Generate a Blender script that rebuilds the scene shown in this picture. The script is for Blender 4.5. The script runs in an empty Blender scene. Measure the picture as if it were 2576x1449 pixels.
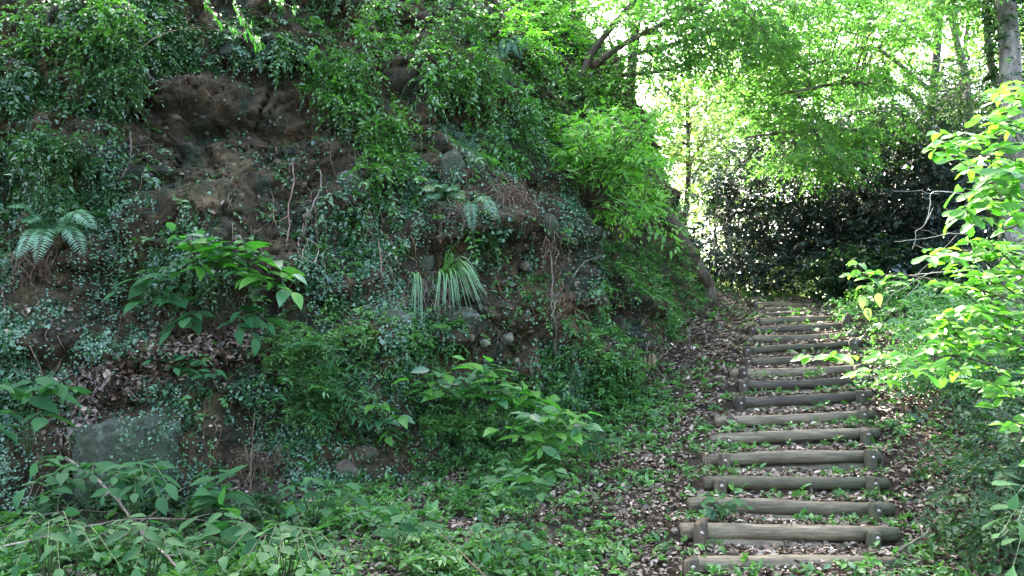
import bpy, math
import numpy as np
from mathutils import Vector, Matrix

# ------------------------------------------------------------------ camera, sky, sun, exposure
SC = bpy.context.scene
COL = SC.collection
F = 2143.0
PITCH = math.radians(4.0)
CAMZ = 1.5
CP, SP = math.cos(PITCH), math.sin(PITCH)
cam = bpy.data.cameras.new('camera')
cam.sensor_width = 36.0
cam.lens = 36.0 * F / 2576.0
cam.clip_end = 2000
cam.clip_start = 0.05
co = bpy.data.objects.new('camera', cam)
COL.objects.link(co)
co.location = (0, 0, CAMZ)
co.rotation_euler = (math.pi / 2 + PITCH, 0, 0)
SC.camera = co

SUN = Vector((-0.22, 0.69, 0.66)).normalized()
world = bpy.data.worlds.new('World')
SC.world = world
world.use_nodes = True
wn = world.node_tree
sky = wn.nodes.new('ShaderNodeTexSky')
sky.sky_type = 'NISHITA'
sky.sun_disc = False
sky.sun_elevation = math.asin(SUN.z)
sky.sun_rotation = math.atan2(SUN.x, SUN.y)
sky.air_density = 0.85
sky.dust_density = 5.0
sky.ozone_density = 0.35
bg = wn.nodes['Background']
bg.inputs['Strength'].default_value = 0.15
wn.links.new(sky.outputs[0], bg.inputs['Color'])

sl = bpy.data.lights.new('sun', 'SUN')
sl.energy = 2.0
sl.angle = math.radians(0.6)
sl.color = (1.0, 0.95, 0.84)
so = bpy.data.objects.new('sun', sl)
COL.objects.link(so)
so.location = (-10, 30, 30)
so.rotation_euler = SUN.to_track_quat('Z', 'Y').to_euler()

SC.view_settings.view_transform = 'Standard'
SC.view_settings.look = 'None'
SC.view_settings.exposure = 4.2
SC.view_settings.gamma = 1.0
SC.view_settings.use_curve_mapping = False
SC.cycles.use_denoising = True
SC.cycles.max_bounces = 7
SC.cycles.diffuse_bounces = 4
SC.cycles.transmission_bounces = 4
SC.cycles.glossy_bounces = 2
SC.cycles.caustics_reflective = False
SC.cycles.caustics_refractive = False

R = np.random.default_rng(7)

# ------------------------------------------------------------------ pixel helpers (2576 x 1449 frame of the photograph)
def at(px, py, Y):
    u = (px - 1288) / F
    v = -(py - 724.5) / F
    d = np.array([u, CP - v * SP, SP + v * CP])
    d = d * (Y / d[1])
    return np.array([d[0], d[1], d[2] + CAMZ])

def proj(P):
    z = P[..., 2] - CAMZ
    dep = np.maximum(P[..., 1] * CP + z * SP, 0.01)
    px = 1288 + F * P[..., 0] / dep
    py = 724.5 - F * (-P[..., 1] * SP + z * CP) / dep
    return px, py, dep

# ------------------------------------------------------------------ numpy noise
def _hash(ix, iy, iz, seed):
    h = (ix.astype(np.int64) * 374761393 + iy.astype(np.int64) * 668265263 + iz.astype(np.int64) * 2147483647 + seed * 974634777) & 0xffffffff
    h = ((h ^ (h >> 13)) * 1274126177) & 0xffffffff
    h = (h ^ (h >> 16)) & 0xffff
    return h / 32767.5 - 1.0

def vnoise(x, y, z, seed=0):
    x0, y0, z0 = np.floor(x), np.floor(y), np.floor(z)
    fx, fy, fz = x - x0, y - y0, z - z0
    fx = fx * fx * (3 - 2 * fx); fy = fy * fy * (3 - 2 * fy); fz = fz * fz * (3 - 2 * fz)
    out = 0
    for a in (0, 1):
        for b in (0, 1):
            for c in (0, 1):
                w = (fx if a else 1 - fx) * (fy if b else 1 - fy) * (fz if c else 1 - fz)
                out = out + w * _hash(x0 + a, y0 + b, z0 + c, seed)
    return out

def fbm(P, scale, octaves=4, seed=0, gain=0.5):
    s = 1.0 / scale
    a, o = 1.0, 0
    for k in range(octaves):
        o = o + a * vnoise(P[..., 0] * s + 31.7 * k, P[..., 1] * s, P[..., 2] * s, seed + k)
        s *= 2.03
        a *= gain
    return o

def nrm(v):
    return v / np.maximum(np.linalg.norm(v, axis=-1, keepdims=True), 1e-9)

# ------------------------------------------------------------------ mesh helpers
def mesh(name, V, faces, mat=None, rnd=None, smooth=True):
    V = np.asarray(V, dtype=np.float32)
    me = bpy.data.meshes.new(name)
    me.vertices.add(len(V))
    me.vertices.foreach_set('co', V.ravel())
    faces = [np.asarray(f, dtype=np.int32) for f in faces if len(f)]
    lt = np.concatenate([np.full(len(f), f.shape[1], dtype=np.int32) for f in faces])
    li = np.concatenate([f.ravel() for f in faces])
    ls = np.concatenate([[0], np.cumsum(lt)[:-1]]).astype(np.int32)
    me.loops.add(len(li))
    me.loops.foreach_set('vertex_index', li)
    me.polygons.add(len(lt))
    me.polygons.foreach_set('loop_start', ls)
    me.polygons.foreach_set('loop_total', lt)
    if smooth:
        me.polygons.foreach_set('use_smooth', np.ones(len(lt), dtype=bool))
    if rnd is not None:
        a = me.attributes.new('rnd', 'FLOAT', 'POINT')
        a.data.foreach_set('value', np.asarray(rnd, dtype=np.float32))
    me.update(calc_edges=True)
    me.validate()
    if mat is not None:
        me.materials.append(mat)
    return me

class MB:
    """collects pieces that become ONE mesh"""
    def __init__(self):
        self.V, self.T, self.Q, self.r, self.n = [], [], [], [], 0
    def add(self, V, tris=None, quads=None, rnd=0.5):
        V = np.asarray(V, dtype=float).reshape(-1, 3)
        if tris is not None and len(tris):
            self.T.append(np.asarray(tris, dtype=np.int64) + self.n)
        if quads is not None and len(quads):
            self.Q.append(np.asarray(quads, dtype=np.int64) + self.n)
        self.V.append(V)
        self.r.append(np.broadcast_to(np.asarray(rnd, dtype=float), (len(V),)))
        self.n += len(V)
    def tube(self, pts, rad, sides=6, cap=True, wob=0.0, rnd=0.5):
        pts = np.asarray(pts, dtype=float)
        n = len(pts)
        rad = np.broadcast_to(np.asarray(rad, dtype=float), (n,))
        T = np.gradient(pts, axis=0)
        T = nrm(T)
        ref = np.array([0.31, 0.17, 0.93])
        if abs(T.mean(0) @ ref) > 0.85:
            ref = np.array([0.95, 0.2, 0.1])
        A = nrm(np.cross(T, ref))
        B = np.cross(T, A)
        th = np.arange(sides) / sides * 2 * math.pi
        rr = rad[:, None] * (1 + wob * R.uniform(-1, 1, (n, sides)))
        V = pts[:, None] + rr[..., None] * (np.cos(th)[None, :, None] * A[:, None] + np.sin(th)[None, :, None] * B[:, None])
        V = V.reshape(-1, 3)
        i = np.arange(n - 1)[:, None] * sides
        j = np.arange(sides)[None]
        j2 = (j + 1) % sides
        q = np.stack([i + j, i + j2, i + sides + j2, i + sides + j], -1).reshape(-1, 4)
        tr = []
        if cap:
            V = np.vstack([V, pts[:1], pts[-1:]])
            a, b = n * sides, n * sides + 1
            for k in range(sides):
                tr.append((a, (k + 1) % sides, k))
                tr.append((b, (n - 1) * sides + k, (n - 1) * sides + (k + 1) % sides))
        self.add(V, tr, q, rnd)
    def build(self, name, mat, parent=None, smooth=True):
        V = np.vstack(self.V)
        fs = []
        if self.T: fs.append(np.vstack(self.T))
        if self.Q: fs.append(np.vstack(self.Q))
        if parent is not None:
            V = V - np.array(wloc(parent))
        return obj(name, mesh(name, V, fs, mat, np.concatenate(self.r), smooth), parent)

def wloc(o):
    v = Vector((0, 0, 0))
    while o is not None:
        v = v + o.location
        o = o.parent
    return v

def obj(name, me, parent=None):
    o = bpy.data.objects.new(name, me)
    COL.objects.link(o)
    if parent is not None:
        o.parent = parent
    return o

def tag(o, label=None, cat=None, group=None, kind=None):
    if label: o['label'] = label
    if cat: o['category'] = cat
    if group: o['group'] = group
    if kind: o['kind'] = kind
    return o

def thing(name, label, cat, loc, group=None):
    o = bpy.data.objects.new(name, None)
    COL.objects.link(o)
    o.empty_display_size = 0.1
    o.location = tuple(float(c) for c in loc)
    return tag(o, label, cat, group)

def smooth_path(pts, n=12):
    pts = np.asarray(pts, dtype=float)
    if len(pts) == 2:
        return pts[0] + (pts[1] - pts[0]) * np.linspace(0, 1, n)[:, None]
    P = np.vstack([2 * pts[0] - pts[1], pts, 2 * pts[-1] - pts[-2]])
    out = []
    m = len(pts) - 1
    for t in np.linspace(0, m, n):
        k = min(int(t), m - 1)
        u = t - k
        p0, p1, p2, p3 = P[k], P[k + 1], P[k + 2], P[k + 3]
        out.append(0.5 * (2 * p1 + (p2 - p0) * u + (2 * p0 - 5 * p1 + 4 * p2 - p3) * u * u + (3 * p1 - p0 - 3 * p2 + p3) * u ** 3))
    return np.array(out)

# ------------------------------------------------------------------ materials
def nodes(name):
    m = bpy.data.materials.new(name)
    m.use_nodes = True
    nt = m.node_tree
    return m, nt, nt.nodes['Principled BSDF'], nt.nodes['Material Output']

def ramp(nt, cols, fac=None):
    r = nt.nodes.new('ShaderNodeValToRGB')
    e = r.color_ramp.elements
    while len(e) < len(cols): e.new(0.5)
    for k, (p, c) in enumerate(cols):
        e[k].position = p
        e[k].color = (*c, 1)
    if fac is not None: nt.links.new(fac, r.inputs[0])
    return r

def tex_noise(nt, scale, detail=5, rough=0.6, vec=None, stretch=None):
    n = nt.nodes.new('ShaderNodeTexNoise')
    n.inputs['Scale'].default_value = scale
    n.inputs['Detail'].default_value = detail
    n.inputs['Roughness'].default_value = rough
    c = nt.nodes.new('ShaderNodeTexCoord')
    src = c.outputs['Object']
    if stretch:
        mp = nt.nodes.new('ShaderNodeMapping')
        mp.inputs['Scale'].default_value = stretch
        nt.links.new(src, mp.inputs[0])
        src = mp.outputs[0]
    nt.links.new(src, n.inputs['Vector'])
    return n

def mixc(nt, fac, a, b, mode='MIX'):
    m = nt.nodes.new('ShaderNodeMix')
    m.data_type = 'RGBA'
    m.blend_type = mode
    for s, v in ((m.inputs[0], fac), (m.inputs[6], a), (m.inputs[7], b)):
        if hasattr(v, 'is_output'): nt.links.new(v, s)
        elif isinstance(v, tuple): s.default_value = (*v, 1)
        else: s.default_value = v
    return m.outputs[2]

def bump(nt, h, strength, dist=0.02):
    b = nt.nodes.new('ShaderNodeBump')
    b.inputs['Strength'].default_value = strength
    b.inputs['Distance'].default_value = dist
    nt.links.new(h, b.inputs['Height'])
    return b.outputs[0]

def leaf_mat(name, cols, trans, tcol_gain=(1.6, 2.0, 0.9), rough=0.42, spec=0.5, use_obj=False):
    m, nt, p, out = nodes(name)
    if use_obj:
        oi = nt.nodes.new('ShaderNodeObjectInfo')
        fac = oi.outputs['Random']
    else:
        at_ = nt.nodes.new('ShaderNodeAttribute')
        at_.attribute_name = 'rnd'
        fac = at_.outputs['Fac']
    rp = ramp(nt, [(k / max(1, len(cols) - 1), c) for k, c in enumerate(cols)], fac)
    n = tex_noise(nt, 14, 3)
    col = mixc(nt, 0.35, rp.outputs[0], ramp(nt, [(0.3, (0.55, 0.55, 0.55)), (0.7, (1.3, 1.25, 1.2))], n.outputs[0]).outputs[0], 'MULTIPLY')
    nt.links.new(col, p.inputs['Base Color'])
    p.inputs['Roughness'].default_value = rough
    p.inputs['Specular IOR Level'].default_value = spec
    tb = nt.nodes.new('ShaderNodeBsdfTranslucent')
    tc = mixc(nt, 1.0, col, tcol_gain, 'MULTIPLY')
    nt.links.new(tc, tb.inputs['Color'])
    mx = nt.nodes.new('ShaderNodeMixShader')
    mx.inputs[0].default_value = trans
    nt.links.new(p.outputs[0], mx.inputs[1])
    nt.links.new(tb.outputs[0], mx.inputs[2])
    nt.links.new(mx.outputs[0], out.inputs[0])
    return m

M = {}
M['ivy'] = leaf_mat('glossy_ivy_leaf', [(.014, .045, .015), (.028, .085, .02), (.05, .13, .028), (.03, .08, .03)], .25, rough=.28, spec=.65)
M['bright'] = leaf_mat('hanging_leaf', [(.025, .085, .015), (.045, .14, .02), (.08, .20, .03), (.035, .10, .02)], .4, rough=.28, spec=.8)
M['tiny'] = leaf_mat('small_creeper_leaf', [(.015, .05, .022), (.03, .09, .035), (.06, .14, .06), (.14, .23, .13)], .25, rough=.30, spec=.6)
M['weed'] = leaf_mat('weed_leaf', [(.025, .08, .022), (.045, .125, .03), (.08, .19, .045), (.12, .23, .07)], .35, rough=.42, spec=.4)
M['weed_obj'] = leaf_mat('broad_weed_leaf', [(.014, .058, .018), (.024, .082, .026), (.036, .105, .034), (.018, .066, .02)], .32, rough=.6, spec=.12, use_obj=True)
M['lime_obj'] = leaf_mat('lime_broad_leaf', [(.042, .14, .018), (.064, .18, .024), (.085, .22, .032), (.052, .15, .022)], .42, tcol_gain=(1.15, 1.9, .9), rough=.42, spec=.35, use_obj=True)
M['mid_obj'] = leaf_mat('sky_tinted_broad_leaf', [(.028, .09, .03), (.045, .125, .045), (.065, .16, .065), (.035, .105, .035)], .38, rough=.36, spec=.55, use_obj=True)  # bluish tint puts sky reflection into the colour of some lime leaves
M['lime'] = leaf_mat('lime_leaf', [(.06, .18, .018), (.10, .25, .025), (.15, .31, .035), (.08, .2, .025)], .5, tcol_gain=(1.3, 1.9, .9), rough=.4)  # brightened leaf colour stands in for sunlight on the cliff-edge shrub
M['maple'] = leaf_mat('canopy_leaf', [(.045, .11, .02), (.07, .16, .03), (.095, .20, .045), (.065, .13, .035)], .55, tcol_gain=(1.5, 2.0, 1.2), rough=.42)
M['far'] = leaf_mat('far_canopy_leaf', [(.07, .13, .03), (.10, .18, .05), (.14, .22, .07), (.12, .17, .06)], .55, tcol_gain=(1.8, 1.9, 1.3), rough=.5)
M['ever'] = leaf_mat('evergreen_leaf', [(.009, .021, .017), (.015, .033, .026), (.023, .046, .034), (.032, .056, .042)], .14, rough=.38, spec=.5)
M['under'] = leaf_mat('shade_bush_leaf', [(.012, .038, .014), (.02, .055, .018), (.032, .075, .022), (.02, .045, .018)], .25, rough=.55, spec=.25)  # leaf colour darkened in place of the shade over the right bank
M['fern'] = leaf_mat('fern_frond', [(.05, .13, .055), (.09, .19, .09), (.065, .15, .07), (.10, .16, .06)], .35, tcol_gain=(1.2, 1.4, 1.0), rough=.4, use_obj=True)
M['sedge'] = leaf_mat('sedge_blade', [(.06, .15, .035), (.10, .22, .06), (.08, .18, .05)], .35, rough=.3, spec=.7, use_obj=True)
M['yellow'] = leaf_mat('yellowing_leaf', [(.22, .27, .07), (.26, .3, .10)], .5, use_obj=True)
M['moss'] = leaf_mat('pale_moss_leaf', [(.10, .17, .12), (.16, .24, .17), (.2, .28, .2)], .2, rough=.6)

def litter_mat():
    m, nt, p, out = nodes('dead_leaf')
    a = nt.nodes.new('ShaderNodeAttribute'); a.attribute_name = 'rnd'
    rp = ramp(nt, [(0, (.035, .021, .012)), (.3, (.080, .050, .029)), (.6, (.165, .115, .072)), (.85, (.29, .22, .15)), (1, (.42, .345, .26))], a.outputs['Fac'])
    nt.links.new(rp.outputs[0], p.inputs['Base Color'])
    p.inputs['Roughness'].default_value = .55
    return m
M['litter'] = litter_mat()

def soil_mat():
    m, nt, p, out = nodes('forest_soil')
    n1 = tex_noise(nt, 2.2, 6)
    n2 = tex_noise(nt, 30, 6, .7)
    c = ramp(nt, [(.3, (.018, .014, .009)), (.5, (.038, .029, .018)), (.7, (.068, .052, .034))], n1.outputs[0])
    c2 = mixc(nt, .6, c.outputs[0], ramp(nt, [(.35, (.45, .42, .4)), (.7, (1.5, 1.4, 1.3))], n2.outputs[0]).outputs[0], 'MULTIPLY')
    nt.links.new(c2, p.inputs['Base Color'])
    p.inputs['Roughness'].default_value = .95
    p.inputs['Specular IOR Level'].default_value = .15
    nt.links.new(bump(nt, n2.outputs[0], .8, .03), p.inputs['Normal'])
    return m
M['soil'] = soil_mat()

def cliff_mat():
    m, nt, p, out = nodes('earth_and_rock_face')
    n1 = tex_noise(nt, 1.1, 7, .62)
    n2 = tex_noise(nt, 7, 7, .68, stretch=(1, 1, 1.9))
    n3 = tex_noise(nt, 24, 8, .78)
    n4 = tex_noise(nt, 1.7, 6, .7, stretch=(1.3, 1.3, .8))
    c = ramp(nt, [(.32, (.027, .020, .010)), (.47, (.064, .046, .022)), (.6, (.112, .080, .037)), (.75, (.155, .12, .064))], n1.outputs[0])
    c = mixc(nt, .75, c.outputs[0], ramp(nt, [(.3, (.35, .33, .32)), (.55, (1, 1, 1)), (.75, (1.55, 1.5, 1.4))], n2.outputs[0]).outputs[0], 'MULTIPLY')
    mossf = ramp(nt, [(.50, (0, 0, 0)), (.63, (1, 1, 1))], n4.outputs[0])
    c = mixc(nt, mossf.outputs[0], c, (.030, .042, .022))
    c = mixc(nt, .9, c, ramp(nt, [(.36, (.3, .28, .26)), (.5, (1, 1, 1)), (.64, (1.8, 1.75, 1.6))], n3.outputs[0]).outputs[0], 'MULTIPLY')
    nt.links.new(c, p.inputs['Base Color'])
    p.inputs['Roughness'].default_value = .9
    p.inputs['Specular IOR Level'].default_value = .2
    ad = nt.nodes.new('ShaderNodeMath'); ad.operation = 'ADD'
    nt.links.new(n2.outputs[0], ad.inputs[0]); nt.links.new(n3.outputs[0], ad.inputs[1])
    nt.links.new(bump(nt, ad.outputs[0], 1.0, .09), p.inputs['Normal'])
    return m
M['cliff'] = cliff_mat()

def stone_mat(name, a, b, lichen, amount):
    m, nt, p, out = nodes(name)
    n1 = tex_noise(nt, 5, 7, .65)
    n2 = tex_noise(nt, 11, 6, .7)
    n3 = tex_noise(nt, 28, 7, .75)
    c = ramp(nt, [(.3, a), (.7, b)], n1.outputs[0])
    lf = ramp(nt, [(.62 - amount * .3, (0, 0, 0)), (.68 - amount * .2, (1, 1, 1))], n2.outputs[0])
    c = mixc(nt, lf.outputs[0], c.outputs[0], lichen)
    c = mixc(nt, .85, c, ramp(nt, [(.32, (.3, .3, .28)), (.5, (.95, .95, .95)), (.66, (1.4, 1.4, 1.35))], n3.outputs[0]).outputs[0], 'MULTIPLY')
    n4 = tex_noise(nt, 3.2, 6, .7)
    c = mixc(nt, ramp(nt, [(.5, (0, 0, 0)), (.6, (.85, .85, .85))], n4.outputs[0]).outputs[0], c, (.030, .042, .018))
    nt.links.new(c, p.inputs['Base Color'])
    p.inputs['Roughness'].default_value = .9
    p.inputs['Specular IOR Level'].default_value = .2
    nt.links.new(bump(nt, n2.outputs[0], 1.0, .06), p.inputs['Normal'])
    return m
M['stone_grey'] = stone_mat('lichen_stone', (.024, .025, .016), (.055, .055, .037), (.15, .16, .125), .25)
M['stone_brown'] = stone_mat('brown_stone', (.05, .038, .026), (.13, .095, .062), (.14, .15, .11), .2)
M['stone_pale'] = stone_mat('pale_stone', (.08, .07, .045), (.22, .20, .135), (.26, .25, .17), .3)
M['stone_slab'] = stone_mat('mossy_slab', (.024, .031, .017), (.055, .065, .042), (.09, .105, .075), .35)
M['stone_moss'] = stone_mat('mossy_stone', (.03, .034, .02), (.062, .066, .042), (.085, .10, .065), .4)

def wood_mat(name, a, b, c3, stretch=(1, 1, 1), moss=0.0, scale=6):
    m, nt, p, out = nodes(name)
    n1 = tex_noise(nt, scale, 6, .65, stretch=stretch)
    n2 = tex_noise(nt, 2.3, 5, .6)
    n3 = tex_noise(nt, 14, 7, .75, stretch=stretch)
    c = ramp(nt, [(.3, a), (.5, b), (.72, c3)], n1.outputs[0])
    oi = nt.nodes.new('ShaderNodeObjectInfo')
    var = ramp(nt, [(0, (.55, .52, .46)), (.5, (.9, .92, .82)), (1, (1.35, 1.3, 1.2))], oi.outputs['Random'])
    c = type('c', (), {'outputs': [mixc(nt, 1.0, c.outputs[0], var.outputs[0], 'MULTIPLY')]})
    mf = ramp(nt, [(.60 - moss * .3, (0, 0, 0)), (.72 - moss * .25, (1, 1, 1))], n2.outputs[0])
    col = mixc(nt, mf.outputs[0], c.outputs[0], (.046, .046, .022)) if moss > 0 else c.outputs[0]
    col = mixc(nt, .85, col, ramp(nt, [(.34, (.35, .34, .33)), (.48, (.95, .95, .95)), (.68, (1.4, 1.38, 1.32))], n3.outputs[0]).outputs[0], 'MULTIPLY')
    nt.links.new(col, p.inputs['Base Color'])
    p.inputs['Roughness'].default_value = .75
    p.inputs['Specular IOR Level'].default_value = .3
    nt.links.new(bump(nt, n3.outputs[0], .5, .01), p.inputs['Normal'])
    return m
M['log'] = wood_mat('weathered_log', (.042, .032, .020), (.108, .085, .054), (.19, .155, .105), (.5, 5, 5), .3)
M['log_dark'] = wood_mat('damp_dark_log', (.026, .020, .014), (.058, .045, .030), (.10, .082, .056), (.5, 5, 5), .4)
M['log_moss'] = wood_mat('mossy_rotten_log', (.04, .035, .02), (.10, .075, .045), (.16, .125, .075), (.5, 5, 5), .8)
M['log_end'] = wood_mat('sawn_log_end', (.08, .062, .04), (.14, .11, .075), (.2, .16, .11), (1, 1, 1), .2)
M['post'] = wood_mat('stained_post', (.022, .016, .010), (.055, .040, .024), (.095, .072, .045), (4, 4, .6), .3)
M['bark'] = wood_mat('brown_bark', (.04, .03, .022), (.09, .068, .05), (.15, .12, .09), (3, 3, .7), .25)
M['bark_grey'] = wood_mat('grey_bark', (.08, .07, .06), (.16, .145, .125), (.26, .24, .21), (3, 3, .7), .15)
M['bark_dark'] = wood_mat('dark_bark', (.018, .014, .011), (.035, .028, .022), (.06, .05, .04), (3, 3, .7), 0)
M['twig'] = wood_mat('dead_twig', (.06, .046, .034), (.115, .092, .072), (.19, .165, .135))
M['twig_white'] = wood_mat('bleached_twig', (.18, .17, .16), (.28, .27, .25), (.38, .37, .35))
M['root'] = wood_mat('brown_root', (.045, .026, .016), (.10, .062, .038), (.19, .135, .09))
M['stem'] = wood_mat('green_stem', (.025, .045, .016), (.04, .065, .024), (.06, .085, .035))
mb, nt, p, out = nodes('rusty_bolt')
p.inputs['Base Color'].default_value = (.30, .25, .19, 1); p.inputs['Metallic'].default_value = .5; p.inputs['Roughness'].default_value = .6
rn = tex_noise(nt, 60, 4)
nt.links.new(ramp(nt, [(.35, (.14, .08, .05)), (.65, (.42, .38, .33))], rn.outputs[0]).outputs[0], p.inputs['Base Color'])
M['bolt'] = mb

# ------------------------------------------------------------------ leaf shapes
def tpl(pts, faces_t, faces_q=()):
    return np.array(pts, dtype=float), np.array(faces_t, dtype=np.int64).reshape(-1, 3), np.array(faces_q, dtype=np.int64).reshape(-1, 4)
T_SMALL = tpl([(0, 0, 0), (-.5, .42, .12), (0, 1, -.10), (.5, .42, .12)], [(0, 2, 1), (0, 3, 2)])
T_OVAL = tpl([(0, 0, 0), (0, .4, .0), (0, 1, -.16), (-.46, .3, .10), (-.36, .68, .03), (.46, .3, .10), (.36, .68, .03)],
             [(0, 1, 3), (0, 5, 1), (1, 2, 4), (1, 6, 2), (1, 4, 3), (1, 5, 6)])
T_LITTER = tpl([(0, 0, 0), (-.5, .3, .22), (-.42, .7, .28), (0, 1, .05), (.42, .7, .18), (.5, .3, .1), (0, .5, -.02)],
               [(0, 6, 1), (1, 6, 2), (2, 6, 3), (3, 6, 4), (4, 6, 5), (5, 6, 0)])
T_NARROW = tpl([(0, 0, 0), (-.5, .35, .06), (0, 1, -.22), (.5, .35, .06), (0, .35, 0)], [(0, 4, 1), (0, 3, 4), (4, 2, 1), (4, 3, 2)])

def leaves(mb_, P, D, U, L, W, T, rnd):
    N = len(P)
    if N == 0: return
    y = nrm(D)
    x = nrm(np.cross(y, U))
    z = np.cross(x, y)
    L = np.broadcast_to(L, (N,)); W = np.broadcast_to(W, (N,))
    tv, tt, tq = T
    k = len(tv)
    V = P[:, None] + x[:, None] * (tv[None, :, 0:1] * W[:, None, None]) + y[:, None] * (tv[None, :, 1:2] * L[:, None, None]) + z[:, None] * (tv[None, :, 2:3] * L[:, None, None])
    off = (np.arange(N) * k)[:, None, None]
    t = (tt[None] + off).reshape(-1, 3) if len(tt) else None
    q = (tq[None] + off).reshape(-1, 4) if len(tq) else None
    mb_.add(V.reshape(-1, 3), t, q, np.repeat(np.broadcast_to(rnd, (N,)), k))

def sprigs(mb_, O, D, length, K, leaf_l, asp, T=T_SMALL, droop=.35, up=None, spread=.9, jit=.35, rnd_base=None, stem=0.0, start=.15, rstem=0.3):
    """N little shoots of K leaves each, bent by their weight"""
    N = len(O)
    if N == 0: return
    length = np.broadcast_to(length, (N,))
    D = nrm(D)
    if up is None: up = np.tile(np.array([0, 0, 1.0]), (N, 1))
    t = start + (1 - start) * (np.arange(K) + .5) / K
    g = np.array([0, 0, -1.0])
    pos = O[:, None] + D[:, None] * (length[:, None] * t)[..., None] + g * (droop * length[:, None] * t ** 2)[..., None]
    tan = nrm(D[:, None] + g * (2 * droop * t)[None, :, None])
    side = nrm(np.cross(tan, np.broadcast_to(up[:, None], tan.shape) + 1e-4))
    sg = np.where(np.arange(K) % 2 == 0, 1, -1)[None, :, None]
    dr = tan * .65 + side * sg * spread + R.normal(0, jit, tan.shape)
    dr[:, -1] = tan[:, -1] + R.normal(0, .15, (N, 3))
    U = np.broadcast_to(up[:, None], tan.shape) + R.normal(0, jit, tan.shape)
    L = leaf_l * np.clip(np.exp(R.normal(0, .3, (N, 1))), .5, 1.8) * R.uniform(.6, 1.2, (N, K)) * np.sin(.5 + 2.2 * t)[None] ** .5
    rb = R.uniform(0, 1, (N, 1)) if rnd_base is None else rnd_base[:, None]
    rr = np.clip(rb * .7 + .3 * R.uniform(0, 1, (N, K)), 0, 1)
    leaves(mb_, pos.reshape(-1, 3), dr.reshape(-1, 3), U.reshape(-1, 3), L.ravel(), (L * asp).ravel(), T, rr.ravel())

def stems(mb_, O, D, length, droop, r=0.004):
    N = len(O)
    if N == 0: return
    D = nrm(D)
    length = np.broadcast_to(length, (N,))
    t = np.array([0, .5, 1.0])
    g = np.array([0, 0, -1.0])
    pos = O[:, None] + D[:, None] * (length[:, None] * t)[..., None] + g * (droop * length[:, None] * t ** 2)[..., None]
    a = nrm(np.cross(D, np.array([.3, .2, .9])))
    b = np.cross(D, a)
    th = np.array([0, 2.1, 4.2])
    ring = np.cos(th)[None, :, None] * a[:, None] + np.sin(th)[None, :, None] * b[:, None]
    rr = r * np.array([1, .75, .35])
    V = pos[:, :, None] + ring[:, None] * rr[None, :, None, None]
    q = []
    for i in (0, 1):
        for j in range(3):
            q.append((i * 3 + j, i * 3 + (j + 1) % 3, i * 3 + 3 + (j + 1) % 3, i * 3 + 3 + j))
    q = np.array(q)[None] + (np.arange(N) * 9)[:, None, None]
    mb_.add(V.reshape(-1, 3), None, q.reshape(-1, 4), .5)

# ------------------------------------------------------------------ the log stairs: end points read off the photograph with their distance
LOGS = [  # lx, ly, rx, ry, distance, look
    (1735, 1417, 2268, 1425, 5.65, 'log'), (1712, 1332, 2259, 1349, 6.02, 'log'), (1731, 1274, 2245, 1280, 6.36, 'log'),
    (1770, 1219, 2231, 1213, 6.72, 'log_moss'), (1767, 1158, 2212, 1148, 7.10, 'log'), (1787, 1109, 2209, 1090, 7.52, 'log'),
    (1798, 1063, 2197, 1041, 7.95, 'log'), (1844, 1016, 2192, 993, 8.42, 'log_dark'), (1857, 972, 2183, 957, 8.85, 'log_dark'),
    (1836, 942, 2165, 929, 9.22, 'log'), (1882, 911, 2149, 898, 9.60, 'log'), (1885, 883, 2160, 864, 10.0, 'log_moss'),
    (1890, 856, 2153, 842, 10.42, 'log'), (1870, 831, 2142, 822, 10.85, 'log_dark'), (1895, 811, 2139, 800, 11.25, 'log'),
    (1908, 798, 2105, 790, 11.65, 'log_dark'), (1911, 785, 2069, 779, 12.1, 'log_moss'), (1896, 768, 2053, 767, 12.6, 'log')]
LA = np.array([at(l[0], l[1], l[4]) for l in LOGS])
LB = np.array([at(l[2], l[3], l[4] + .05) for l in LOGS])
NL = len(LOGS)

# ------------------------------------------------------------------ the ground
BASE = np.array([(-16, 7.5, .2), (-9, 6.3, .1), (-6, 6.1, .15), (-4, 6.25, .25), (-2.9, 6.5, .3), (-1.5, 6.9, .35), (-.4, 7.4, .45), (.6, 8.1, .62), (1.3, 9.1, 1.18),
                 (2.0, 10.5, 1.8), (2.75, 12.2, 2.3), (3.3, 15, 2.5), (3.4, 19, 2.7), (1.5, 24, 2.9)])
ctl = [(-6, 3, -.02), (-3, 3, 0), (0, 3, 0), (3, 2.5, 0), (6, 3, 0), (0, -6, -.3), (12, -6, -.3), (-12, -6, -.3), (-12, 3, 0), (12, 4, .1),
       (-2, 4.8, .03), (.4, 5, .02), (-5, 5, .05),
       (3.4, 5.9, .25), (4.4, 6.2, .45), (3.55, 7.5, .72), (4.9, 8, .95), (4.7, 10, 1.62), (6, 10.4, 1.75), (6.5, 8, 1.0), (7, 12, 2.1), (8, 15, 2.35), (5.5, 14, 2.25),
       (4.5, 18, 2.3), (12, 12, 2.2), (12, 20, 2.6), (0, 26, 3), (20, 8, 1.5), (20, 25, 3)]
ctl = np.array(ctl + [tuple(b) for b in BASE[1:]] + [tuple(LA[k] - (0.25, 0, .02)) for k in range(0, NL, 2)] + [tuple(LB[k] + (0.3, 0, .0)) for k in range(0, NL, 2)])
def _k(r2):
    return .5 * r2 * np.log(r2 + 1e-9)
_d2 = ((ctl[:, None, :2] - ctl[None, :, :2]) ** 2).sum(-1)
_n = len(ctl)
_A = np.zeros((_n + 3, _n + 3))
_A[:_n, :_n] = _k(_d2) + np.eye(_n) * .05
_A[:_n, _n] = 1; _A[:_n, _n + 1:] = ctl[:, :2]
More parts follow.
